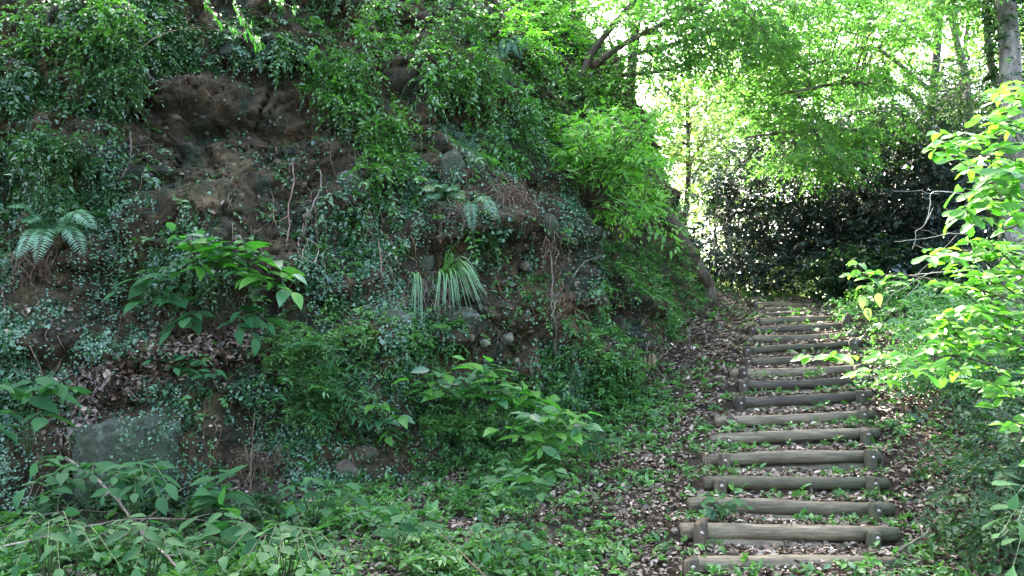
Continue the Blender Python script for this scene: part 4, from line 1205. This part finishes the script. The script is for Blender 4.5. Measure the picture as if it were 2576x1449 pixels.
stick('thin dead branch lying across from the left edge to the long grey branch', [(-10, 1380, .5), (120, 1350, .6), (240, 1320, .6), (350, 1305, .6), (530, 1310, .3)], .008, forks=4)
stick('thin pale dead branch along the left edge below the nettle', [(-10, 1335, .5), (90, 1300, .5), (200, 1285, .5), (300, 1290, .5)], .006, forks=3)
stick('short bleached stick lying by the small plant left of the stairs', [(1437, 1168, .1), (1480, 1190, .1), (1515, 1210, .1)], .014, 'twig', forks=1)
stick('grey fallen branch lying right of the lowest steps', [(2262, 1386, .1), (2330, 1340, .15), (2380, 1285, .2), (2440, 1270, .2)], .011, forks=5)
stick('thin upright twig right of the second log step', [(2283, 1320, .1), (2272, 1285, .15), (2268, 1265, .2)], .006)
stick('thin reddish stalk at the bottom centre', [(1220, 1449, .4), (1160, 1390, .4), (1105, 1340, .4)], .005, 'root')
stick('bare hanging vine down the upper left of the cliff', [(325, -10, .15), (320, 50, .15), (315, 90, .15), (335, 140, .12), (370, 180, .1), (395, 215, .1)], .009, 'bark_grey', 'vine', 'vine', 2, None, 'vines and roots on the face')
stick('pale root splaying on the left cliff under the bare vine', [(328, 335, .1), (330, 370, .1), (325, 410, .08), (310, 440, .06), (300, 460, .05)], .010, 'twig', 'vine', 'vine', 5, None, 'vines and roots on the face')
stick('arched thin stem curving across the top of the brown overhang', [(330, 140, .25), (400, 90, .3), (480, 70, .3), (560, 75, .3), (620, 100, .25)], .005, 'root', 'vine', 'vine', 3, None, 'vines and roots on the face')
stick('winding pale root down the bare brown rock', [(735, 410, .05), (740, 460, .05), (725, 520, .05), (728, 570, .05), (720, 610, .05)], .010, 'root', 'vine', 'vine', 2, None, 'vines and roots on the face')
stick('forked root on the bare brown rock beside the grey boulder', [(805, 430, .08), (808, 470, .08), (790, 510, .05), (770, 560, .05), (760, 600, .05)], .009, 'twig', 'vine', 'vine', 4, None, 'vines and roots on the face')
stick('dark straight stem hanging left of the sedge tuft', [(950, 600, .15), (958, 640, .15), (960, 690, .15), (962, 730, .12)], .007, 'root', 'vine', 'vine', 1, None, 'vines and roots on the face')
stick('grey vine hanging on the ridge between sedge and slope', [(1385, 630, .15), (1390, 700, .15), (1388, 770, .15), (1400, 830, .12), (1392, 890, .1)], .008, 'twig', 'vine', 'vine', 4, None, 'vines and roots on the face')
stick('curling pale root at the top of the right ridge', [(1440, 700, .12), (1470, 660, .12), (1500, 650, .12), (1520, 640, .12)], .008, 'twig', 'vine', 'vine', 2, None, 'vines and roots on the face')
stick('long thin vine hanging over the lower left creeper', [(75, 870, .1), (110, 960, .1), (95, 1040, .1), (85, 1120, .1)], .005, 'root', 'vine', 'vine', 1, None, 'vines and roots on the face')
stick('thin vine hanging in front of the mossy slab', [(640, 1040, .2), (632, 1150, .2), (630, 1230, .2), (625, 1290, .2)], .005, 'root', 'vine', 'vine', 0, None, 'vines and roots on the face')
stick('looped dry root left of the sedge on the bare rock', [(770, 600, .1), (800, 620, .12), (790, 660, .12), (760, 640, .12), (775, 605, .12)], .005, 'twig', 'vine', 'vine', 0, None, 'vines and roots on the face')

sp = surf(1637, 920, .06)
st = MB()
for q in range(7):
    o_ = R.normal(0, .025, 3) * np.array([1, 1, 0])
    st.tube([sp + o_ + (0, 0, -.12), sp + o_ * 1.1 + (0, 0, .02), sp + o_ * 1.2 + (.01, 0, R.uniform(.05, .14))], [.03, .025, .006], 6, wob=.15)
tag(st.build('broken_stump', wood_mat('splintered_wood', (.12, .07, .035), (.22, .14, .075), (.34, .24, .14), (4, 4, .6))), 'small splintered orange-brown stump on the slope left of the stairs', 'stump')

# ------------------------------------------------------------------ trees
def limb(m_, pts_px, r0, r1, n=14, sides=8, wob=.06):
    pts = smooth_path([at(*p) for p in pts_px], n)
    m_.tube(pts, np.linspace(r0, r1, n), sides, wob=wob)
    return pts
def crown(tree, leafmat, anchors, centres, spray_r, nsp, leaf_l, K=9, flat=.28, asp=.5, droop=.3, wood=None, twig_r=.008, T=T_SMALL, name='crown', up_j=.25, length=(.15, .4), face=0.0):
    """foliage sprays, each carried by a bent branch from the nearest limb point"""
    m_ = MB(); w_ = MB()
    for c in centres:
        a = anchors[np.argmin(((anchors - c) ** 2).sum(1))]
        mid = (a + c) / 2 + np.array([0, 0, .12 * np.linalg.norm(c - a)])
        br = smooth_path([a, mid, c], 7)
        if np.linalg.norm(c - a) > .05:
            w_.tube(br, np.linspace(1, .35, 7) * twig_r * (1 + .3 * np.linalg.norm(c - a)), 4, cap=False)
        sr = spray_r * R.uniform(.6, 1.3)
        O = c + R.normal(0, 1, (nsp, 3)) * np.array([sr, sr, sr * flat]) * .6
        D = (O - c) * np.array([1, 1, .5]) + R.normal(0, .25 * sr, (nsp, 3)) + nrm(c - a) * sr * .4
        U = np.tile(Zup, (nsp, 1)) + R.normal(0, up_j, (nsp, 3)) + np.array([0, -face, 0])
        ln = R.uniform(*length, nsp)
        rb = np.clip(R.normal(.5, .15) + R.uniform(-.3, .3, nsp), 0, 1)
        sprigs(m_, O, D, ln, K, leaf_l, asp, T, droop, U, rnd_base=rb)
        stems(w_, O, D, ln, droop, twig_r * .3)
    o = m_.build(name, leafmat, tree)
    o['kind'] = 'stuff'
    if wood is not None and w_.n:
        w_.build('branches', wood, tree)['kind'] = 'stuff'
    return o
def pix_centres(n, rects, d0, d1):
    out = []
    ws = np.array([(r[2] - r[0]) * (r[3] - r[1]) * (r[4] if len(r) > 4 else 1) for r in rects], dtype=float)
    for k in R.choice(len(rects), n, p=ws / ws.sum()):
        r = rects[k]
        out.append(at(R.uniform(r[0], r[2]), R.uniform(r[1], r[3]), R.uniform(d0, d1)))
    return np.array(out)

# leaning canopy tree at the cliff edge
b0 = surf(1465, 205, 0)
Yb = b0[1]
tr = thing('canopy_tree', 'light green tree leaning out to the right from the top of the cliff', 'tree', b0)
w = MB()
L1 = limb(w, [(1440, 235, Yb), (1465, 190, Yb - .1), (1492, 130, Yb - .15), (1545, 60, Yb - .3), (1600, -5, Yb - .4), (1700, -160, Yb - .6)], .058, .028)
w.build('trunk', M['bark'], tr)
w = MB()
L2 = limb(w, [(1478, 175, Yb), (1580, 105, Yb - .2), (1700, 45, Yb - .3), (1840, -30, Yb - .5)], .045, .02)
L3 = limb(w, [(1500, 165, Yb), (1620, 130, Yb - .1), (1760, 90, Yb + .1), (1900, 30, Yb + .3), (2010, -20, Yb + .4)], .032, .014)
L4 = limb(w, [(1560, 190, Yb + .5), (1700, 170, Yb + .6), (1850, 100, Yb + .8), (2000, 40, Yb + 1)], .03, .012)
w.build('limb', M['bark'], tr)
anch = np.vstack([L1, L2, L3, L4])
cs = pix_centres(190, [(1560, -140, 2050, 60, 1.2), (1640, 30, 2000, 160, 1.1), (1400, -80, 1700, 60, .5), (1600, 120, 1800, 230, .6)], Yb - 1.2, Yb + 2.2)
crown(tr, M['maple'], anch, cs, .45, 22, .062, 9, .25, .5, .3, M['bark'], .007)

# unseen tree added on the hill above the frame to shade the lower left
hb = np.array([-4.2, 11.6, 0.0])
hb[2] = CVf[np.argmin(((CVf[:, :2] - hb[:2]) ** 2).sum(1)), 2] - .15
tr = thing('added_shade_tree', 'unseen broad green tree added on the hill above the cliff to shade the lower left', 'tree', hb)
w = MB()
w.tube(smooth_path([hb, hb + (.1, .1, 1.5), hb + (.2, -.2, 3.2)], 8), np.linspace(.16, .08, 8), 10, wob=.06)
w.build('trunk', M['bark'], tr)
hc = hb + np.array([.3, -.2, 3.3]) + R.normal(0, 1, (120, 3)) * np.array([1.7, 1.1, .6])
crown(tr, M['maple'], np.array([hb + (.2, -.2, 3.0), hb + (.1, -.1, 2.6)]), hc, .5, 18, .085, 8, .35, .5, .3, M['bark'], .009)

# second canopy tree: foliage drooping over the top of the stairs
tb = at(2330, 690, 14.5); tb[2] = ground_h(np.array([tb[0]]), np.array([tb[1]]))[0]
tr = thing('canopy_tree', 'green tree with long level branches drooping over the head of the stairs', 'tree', tb)
w = MB()
t1 = limb(w, [(2345, 760, 14.5), (2340, 600, 14.4), (2330, 420, 14.3), (2350, 200, 14.2), (2380, -150, 14.2)], .12, .06)
w.build('trunk', M['bark_dark'], tr)
w = MB()
g1 = limb(w, [(2345, 330, 14.3), (2300, 245, 13.2), (2230, 215, 12.4), (2120, 210, 11.6), (2000, 230, 11)], .05, .015)
g2 = limb(w, [(2345, 230, 14.3), (2200, 120, 13.2), (2110, 145, 12.6), (1980, 175, 12.2)], .04, .012)
g3 = limb(w, [(2340, 380, 14.3), (2180, 330, 13.2), (2020, 330, 12.2), (1880, 345, 11.6)], .04, .012)
g4 = limb(w, [(2350, 120, 14.3), (2220, 20, 13.4), (2100, -30, 12.8)], .04, .012)
w.build('limb', M['bark_grey'], tr)
anch = np.vstack([t1[8:], g1, g2, g3, g4])
cs = pix_centres(165, [(1880, 90, 2300, 240, 1.2), (1880, 180, 2150, 350, 1.1), (1950, 300, 2130, 430, 1.0), (2150, 220, 2330, 340, .5), (2020, -100, 2420, 100, 1.1)], 10.8, 14)
crown(tr, M['maple'], anch, cs, .42, 22, .066, 9, .25, .5, .35, M['bark'], .007)

# bright shrub on the cliff edge: single leaves in front, the rest behind
bb = surf(1480, 520, .05)
tr = thing('bright_shrub', 'bright yellow-green shrub hanging out over the right edge of the cliff', 'shrub', bb)
w = MB()
ss_ = []
for e_ in [(1650, 280), (1600, 300), (1520, 310), (1450, 340), (1650, 400), (1640, 470), (1690, 560), (1660, 600), (1580, 520), (1540, 420), (1420, 420), (1690, 620), (1500, 370), (1620, 330), (1560, 340), (1480, 320)]:
    ss_.append(limb(w, [(1480, 520, bb[1]), ((1480 + e_[0]) / 2, (520 + e_[1]) / 2 - 25, bb[1] - .4), (e_[0], e_[1], bb[1] - .75)], .012, .004, 10, 5))
w.build('stem', M['bark'], tr)
anch = np.vstack([s_[3:] for s_ in ss_])
cs = pix_centres(74, [(1430, 290, 1650, 410, 1.3), (1400, 380, 1640, 480, .6), (1560, 480, 1670, 580, .4)], bb[1] - .7, bb[1] + .4)
crown(tr, M['lime'], anch, cs, .2, 13, .062, 7, .4, .42, .35, M['bark'], .004, T_OVAL, 'leaf_mass', .4, (.1, .25), .3)
ms = lm('lance', 'lime_obj')
for q in range(300):
    s_ = ss_[q % len(ss_)]
    i = R.integers(3, 10)
    P0 = s_[i] + R.normal(0, .05, 3) + np.array([0, -.05, 0])
    tg = nrm(s_[min(9, i + 1)] - s_[max(0, i - 1)]); side = nrm(np.cross(tg, Zup))
    place_leaf(tr, P0, tg * .6 + side * (1 if q % 2 else -1) * .8 + np.array([0, -.3, -.25]) + R.normal(0, .2, 3), Zup + np.array([0, -.5, 0]) + R.normal(0, .3, 3), R.uniform(.09, .15), ms)

# sprays of bright leaves hanging in at the top edge
def spray(label, pts, depth, n, L, shape='lance'):
    p3 = smooth_path([at(p[0], p[1], depth) for p in pts], 14)
    t = thing('leafy_branch', label, 'branch', p3[0], 'leafy branches hanging in')
    m_ = MB(); m_.tube(p3, np.linspace(1, .4, 14) * .006, 5, cap=False)
    m_.build('stem', M['bark'], t)
    ms = lm(shape, 'lime_obj')
    for q in range(n):
        i = R.integers(1, 14)
        tg = nrm(p3[i] - p3[i - 1]); side = nrm(np.cross(tg, Zup))
        place_leaf(t, p3[i] + R.normal(0, .02, 3), tg * .6 + side * (1 if q % 2 else -1) + np.array([0, -.2, -.2]) + R.normal(0, .25, 3), Zup + np.array([0, -.5, 0]) + R.normal(0, .3, 3), L * R.uniform(.7, 1.2), ms)
spray('bright pointed-leaved branch hanging over the brown overhang from the top edge', [(560, -60), (590, 0), (610, 40), (640, 90), (650, 110)], 6.6, 46, .10)
spray('bright leafy branch at the top edge left of the overhang', [(470, -60), (520, 10), (570, 60), (620, 85)], 6.7, 36, .09)
spray('small bright branch hanging at the top above the overhang', [(640, -60), (680, -10), (740, 20)], 6.8, 30, .09)

# dark evergreens behind the head of the stairs
def evergreen(label, trunk, limbs_, rects, d0, d1, n, tr_r, nsp=26, leaf=.075, mat='ever', name='evergreen_tree', sr=.45):
    f = at(*trunk[0]); f[2] = ground_h(np.array([f[0]]), np.array([f[1]]))[0]
    t = thing(name, label, 'tree', f)
    w = MB(); a = [limb(w, trunk, tr_r, tr_r * .45)]
    w.build('trunk', M['bark_dark'], t)
    w = MB()
    for l in limbs_: a.append(limb(w, l, tr_r * .4, tr_r * .15))
    w.build('limb', M['bark_dark'], t)
    anch = np.vstack(a)
    crown(t, M[mat], anch, pix_centres(n, rects, d0, d1), sr, nsp, leaf, 9, .5, .45, .25, M['bark_dark'], .009, T_SMALL, 'crown', .5)
    return t
evergreen('broad dark evergreen tree behind the head of the stairs', [(2098, 790, 15.5), (2095, 690, 15.4), (2090, 560, 15.3), (2085, 420, 15.2), (2080, 330, 15.2)],
          [[(2095, 690, 15.4), (2040, 672, 14.8), (1960, 665, 14.2)], [(2090, 560, 15.3), (1960, 520, 14.8), (1830, 540, 14.4)], [(2088, 520, 15.3), (2200, 470, 14.8), (2300, 480, 14.5)], [(2085, 430, 15.2), (1980, 390, 15), (1880, 400, 14.8)]],
          [(1850, 460, 2330, 620, 1.2), (1930, 320, 2280, 480, .8), (1780, 520, 1900, 650, .8), (1820, 600, 2000, 700, 1.1), (2000, 620, 2200, 680, .8), (1920, 270, 2290, 380, .8), (1800, 420, 1900, 520, .5)], 13.4, 16.8, 245, .13, 24, .085, 'ever', 'evergreen_tree', .5)
evergreen('dark evergreen tree right of the broad one behind the bright leafy shrub', [(2272, 780, 13.5), (2270, 660, 13.4), (2262, 520, 13.3), (2258, 380, 13.2)],
          [[(2268, 600, 13.4), (2380, 520, 13), (2480, 480, 12.8)], [(2262, 520, 13.3), (2340, 430, 13), (2400, 400, 12.9)]],
          [(2240, 430, 2580, 720, 1.3), (2300, 340, 2560, 450, .6), (2130, 600, 2400, 760, .9), (2200, 300, 2330, 420, .4)], 12.2, 14.8, 210, .10)
evergreen('dark green bush under the evergreens right of the top steps', [(2180, 800, 13.2), (2190, 740, 13.1), (2200, 680, 13.1)], [[(2190, 720, 13.1), (2300, 690, 12.8), (2380, 700, 12.6)]],
          [(2110, 640, 2400, 770, 1)], 12.3, 13.4, 90, .05, 20, .085, 'under', 'evergreen_bush', .3)

# right-hand trees
tb = at(2545, 900, 9.5); tb[2] = ground_h(np.array([tb[0]]), np.array([tb[1]]))[0]
tr = thing('tall_tree', 'thick ivy-clad trunk rising at the right edge of the picture', 'tree', tb)
w = MB()
t1 = limb(w, [(2560, 1000, 9.5), (2550, 700, 9.5), (2545, 300, 9.6), (2535, 60, 9.7), (2500, -250, 9.8)], .15, .10, 20, 12)
w.build('trunk', M['bark_grey'], tr)
m_ = MB()
NI = 1100
i = R.integers(2, 19, NI)
ang = R.uniform(0, 6.28, NI)
O = t1[i] + np.stack([np.cos(ang), np.sin(ang), R.normal(0, 2.0, NI)], -1) * .135
D = np.stack([np.cos(ang), np.sin(ang), R.normal(0, .4, NI)], -1)
sprigs(m_, O, D, .14, 6, .05, .7, T_SMALL, .4)
m_.build('trunk_ivy', M['under'], tr)['kind'] = 'stuff'
w = MB()
g1 = limb(w, [(2500, -200, 9.8), (2400, -120, 10), (2300, -60, 10.3)], .05, .02)
w.build('limb', M['bark_grey'], tr)
cs = pix_centres(62, [(2260, -140, 2620, 20, 1.2), (2280, 0, 2420, 130, .5), (2440, 20, 2580, 200, .25)], 9.4, 12)
crown(tr, M['maple'], np.vstack([t1[-4:], g1]), cs, .45, 22, .065, 9, .3, .5, .3, M['bark'], .006)
def slim(label, pts, r, mat='bark', rects=None, d=None, n=40, leafm='far', leaf=.075):
    f = at(*pts[0]); f[2] = ground_h(np.array([f[0]]), np.array([f[1]]))[0]
    t = thing('slim_tree', label, 'tree', f, 'slim trees of the wood')
    w = MB(); a = limb(w, pts, r, r * .6)
    w.tube([f - (0, 0, .1), a[0]], [r * 1.15, r], 8)
    w.build('trunk', M[mat], t)
    if rects:
        crown(t, M[leafm], a[4:], pix_centres(n, rects, *d), .5, 20, leaf, 8, .35, .5, .3, M[mat], .007)
    return t
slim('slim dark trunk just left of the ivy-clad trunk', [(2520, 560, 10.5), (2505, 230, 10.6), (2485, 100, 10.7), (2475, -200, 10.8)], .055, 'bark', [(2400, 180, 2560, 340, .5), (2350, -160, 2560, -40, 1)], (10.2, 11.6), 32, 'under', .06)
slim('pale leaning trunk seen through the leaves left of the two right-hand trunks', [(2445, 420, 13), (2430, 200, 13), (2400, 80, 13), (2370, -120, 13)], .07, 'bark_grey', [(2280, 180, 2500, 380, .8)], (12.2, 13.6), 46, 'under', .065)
slim('leaning dark tree root-footed on the cliff edge left of the white gap', [(1782, 722, 11.9), (1728, 628, 11.7), (1688, 556, 11.5), (1640, 470, 11.5), (1590, 330, 11.8), (1590, 150, 12.2), (1620, -60, 12.4)], .11, 'bark')

# wood beyond: sunlit trees and bushes
def far_tree(label, x, Y, trunk_r, rect, dd, n, mat='far', leaf=.12, name='wood_tree', bark='bark'):
    f = at(x, 700, Y); f[2] = ground_h(np.array([f[0]]), np.array([f[1]]))[0]
    t = thing(name, label, 'tree', f, 'trees of the wood beyond the stairs')
    top = at(x + R.normal(0, 25), rect[1] + .2 * (rect[3] - rect[1]), Y)
    w = MB()
    pts = smooth_path([f - (0, 0, .2), (f + top) / 2 + R.normal(0, .2, 3), top], 12)
    w.tube(pts, np.linspace(1, .35, 12) * trunk_r, 8, wob=.06)
    w.build('trunk', M[bark], t)
    crown(t, M[mat], pts[5:], pix_centres(n, [rect], Y - dd, Y + dd), .75, 20, leaf, 8, .4, .5, .3, M[bark], .014, T_SMALL, 'crown', .4, (.25, .6))
    return t
far_tree('sunlit tree behind the white gap left of the dark evergreen', 1690, 19, .10, (1600, 180, 1830, 420), 1.8, 60)
far_tree('thin pale tree closing the white gap', 1790, 27, .07, (1735, 360, 1860, 620), 2, 50)
far_tree('pale trunked sunlit tree beyond the head of the stairs', 1830, 23, .12, (1760, 60, 1960, 330), 2, 40, bark='bark_grey')
far_tree('sunlit yellow-green tree above the broad dark evergreen', 2010, 26, .14, (1850, 20, 2200, 420), 2.5, 62)
far_tree('tall sunlit tree behind the level-branched tree', 2210, 24, .13, (2080, -60, 2360, 400), 2.5, 60)
far_tree('sunlit tree behind the right-hand trunks', 2420, 22, .13, (2300, -60, 2600, 400), 2.5, 55)
far_tree('far pale green tree showing between the right-hand trunks', 2560, 30, .15, (2380, 40, 2700, 520), 3, 60, leaf=.15)
far_tree('far yellow-green tree low behind the broad dark evergreen', 1960, 32, .15, (1780, 380, 2200, 720), 3, 95, leaf=.15)
far_tree('far sunlit tree low behind the evergreen bush', 2250, 33, .15, (2120, 420, 2450, 760), 3, 80, leaf=.15)
def bush(label, rect, Y, dd, n, mat, leaf, sr=.4, grp='bushes beyond the stairs', name='wood_bush'):
    f = at((rect[0] + rect[2]) / 2, rect[3], Y); f[2] = ground_h(np.array([f[0]]), np.array([f[1]]))[0]
    t = thing(name, label, 'bush', f, grp)
    w = MB(); a = []
    for q in range(6):
        e_ = at(R.uniform(rect[0], rect[2]), R.uniform(rect[1], rect[3]), Y + R.uniform(-dd, dd) * .5)
        pts = smooth_path([f, (f + e_) / 2 + (0, 0, .15), e_], 8)
        w.tube(pts, np.linspace(1, .4, 8) * .014, 5, cap=False); a.append(pts)
    w.build('stem', M['bark'], t)
    crown(t, M[mat], np.vstack(a), pix_centres(n, [rect], Y - dd, Y + dd), sr, 18, leaf, 8, .5, .5, .3, None, .006, T_SMALL, 'leaf_mass', .4, (.15, .35), .2)
    return t
bush('sunlit yellow-green bush beyond the top step on the left', (1760, 670, 1930, 770), 17, .8, 44, 'far', .09)
bush('sunlit green bush straight beyond the top step', (1900, 665, 2090, 765), 18, 1.0, 44, 'far', .09)
bush('green bush on the bank right of the top steps', (2150, 720, 2400, 850), 11.2, .6, 46, 'weed', .06, .3, 'bushes on the right bank', 'bank_bush')
bush('mid green bush on the right bank below the leafy shrub', (2330, 760, 2620, 960), 8.2, .7, 55, 'weed', .06, .3, 'bushes on the right bank', 'bank_bush')
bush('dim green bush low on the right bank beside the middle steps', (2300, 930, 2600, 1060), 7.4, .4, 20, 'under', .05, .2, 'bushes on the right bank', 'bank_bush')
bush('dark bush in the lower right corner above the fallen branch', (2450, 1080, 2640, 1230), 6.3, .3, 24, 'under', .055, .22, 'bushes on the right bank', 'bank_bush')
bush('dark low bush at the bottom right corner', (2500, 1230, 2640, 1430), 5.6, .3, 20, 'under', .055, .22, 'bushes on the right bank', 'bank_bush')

# ------------------------------------------------------------------ the leafy shrub close by on the right
def near_branch(t, w, pts, leafs, n_per, L, rest):
    p3 = smooth_path([at(*p) for p in pts], 22)
    w.tube(p3, np.linspace(1, .35, 22) * .006, 6, cap=False)
    for q in range(n_per):
        u = .12 + .88 * (q + R.uniform(0, .8)) / n_per
        i = min(20, int(u * 21))
        tg = nrm(p3[i + 1] - p3[i])
        # short side twig with a whorl of leaves
        tw = nrm(tg * .5 + R.normal(0, .6, 3) + np.array([0, -.1, .1])) * R.uniform(.03, .13)
        P0 = p3[i] + (tw if q < n_per - 1 else 0)
        w.tube([p3[i], P0], [.002, .0015], 4, cap=False)
        k = int(R.integers(3, 6))
        a0 = R.uniform(0, 6.28)
        for j in range(k):
            an = a0 + j * 6.28 / k + R.normal(0, .3)
            dr = np.array([math.cos(an), math.sin(an) * .75, -.12]) + tg * .45 + R.normal(0, .12, 3)
            U = Zup + np.array([0, -.55, 0]) + R.normal(0, .3, 3)
            leafs.append((P0, dr, U, L * R.uniform(.6, 1.15)))
t = thing('leafy_shrub', 'bright broad-leaved shrub leaning in from the right edge close by', 'shrub', (at(2700, 1250, 4.4)[0], 4.4, ground_h(np.array([at(2700, 1250, 4.4)[0]]), np.array([4.4]))[0]))
w = MB(); LF = []
root = [(2700, 1250, 4.4), (2690, 900, 4.4), (2680, 500, 4.3), (2660, 200, 4.2)]
rt = limb(w, root, .022, .010)
for pts, n, L in [([(2690, 480, 4.3), (2560, 405, 4.1), (2430, 385, 3.9), (2345, 372, 3.8)], 12, .085),
                  ([(2690, 600, 4.3), (2560, 520, 4.1), (2470, 500, 3.9), (2390, 545, 3.8)], 12, .095),
                  ([(2690, 700, 4.3), (2560, 640, 4.2), (2440, 630, 4.1), (2325, 650, 4.0)], 12, .08),
                  ([(2690, 820, 4.4), (2500, 740, 4.4), (2300, 695, 4.5), (2120, 692, 4.6)], 15, .06),
                  ([(2690, 980, 4.4), (2430, 900, 4.2), (2340, 905, 4.1), (2200, 918, 4.0), (1992, 893, 3.9)], 18, .075),
                  ([(2690, 880, 4.4), (2540, 800, 4.2), (2390, 780, 4.1)], 10, .08),
                  ([(2665, 300, 4.2), (2580, 255, 4.0), (2520, 250, 3.9)], 6, .075),
                  ([(2690, 440, 4.3), (2580, 330, 4.1), (2500, 310, 4.0)], 8, .08),
                  ([(2690, 760, 4.4), (2580, 690, 4.2), (2480, 600, 4.0)], 9, .085),
                  ([(2690, 930, 4.4), (2560, 870, 4.2), (2440, 845, 4.2), (2350, 830, 4.2)], 10, .075),
                  ([(2690, 1060, 4.4), (2570, 1010, 4.2), (2490, 960, 4.1)], 7, .08),
                  ([(2690, 620, 4.3), (2600, 470, 4.0), (2530, 430, 3.8)], 8, .105)]:
    near_branch(t, w, pts, LF, int(n * 1.8), L * 1.15, None)
    for sh in range(2):
        q_ = [(x_ + R.normal(0, 25) * (x_ < 2660), y_ + R.normal(0, 60), d_ + R.uniform(0, .5)) for x_, y_, d_ in pts]
        near_branch(t, w, q_[:3], LF, int(n * .8), L, None)
w.build('stem', M['bark'], t)
ms = lm('obov', 'lime_obj')
big = sorted(LF, key=lambda a: -a[3])
for a in big[:300]:
    place_leaf(t, *a, ms)
if len(big) > 300:
    m_ = MB()
    for a in big[300:]:
        leaves(m_, np.array([a[0]]), np.array([a[1]]), np.array([a[2]]), np.array([a[3]]), np.array([a[3] * .6]), T_OVAL, R.uniform())
    m_.build('leaf_mass', M['lime'], t)['kind'] = 'stuff'
t2 = plant('leafy_shrub', 'few bright leaves reaching in at the lower right corner', 'shrub', (2620, 1440), [(2520, 1340, .9), (2560, 1310, .9), (2560, 1240, .9), (2550, 1420, .9)], 90, 'obov', 'weed_obj', 4, .6, .2, .1, .9)

# bleached twigs of the near shrub and the yellowing vine leaf
for lab, pts in [('bleached crooked twig hanging before the dark evergreen at the right', [(2480, 500), (2400, 485), (2345, 484), (2340, 520), (2330, 560)]),
                 ('bleached level twig left of the near shrub', [(2440, 590), (2390, 588), (2330, 600), (2250, 608)]),
                 ('lower bleached twig left of the near shrub', [(2420, 680), (2360, 685), (2290, 692)])]:
    stick(lab, pts, .0035, 'twig_white', 'bare_twig', 'twig', 2, 5.0, 'bare twigs of the right bank')
yp = at(2175, 820, 8.6)
yp[2] = ground_h(np.array([yp[0]]), np.array([yp[1]]))[0]
t = thing('yellow_seedling', 'thin seedling with three yellowing round leaves right of the top steps', 'plant', yp)
m_ = MB(); e1 = at(2168, 745, 8.5); m_.tube(smooth_path([yp, at(2178, 790, 8.55), e1], 8), .004, 5, cap=False); m_.build('stem', M['stem'], t)
for q, (x, y) in enumerate([(2168, 745), (2208, 738), (2178, 775)]):
    place_leaf(t, at(x, y, 8.5), np.array([R.normal(0, .2), -.2, -1]), np.array([R.normal(0, .3), -1, .2]), .14, lm('heart', 'yellow'))
print('TRIS', sum(len(o.data.polygons) for o in bpy.data.objects if o.type == 'MESH'), len(bpy.data.objects))
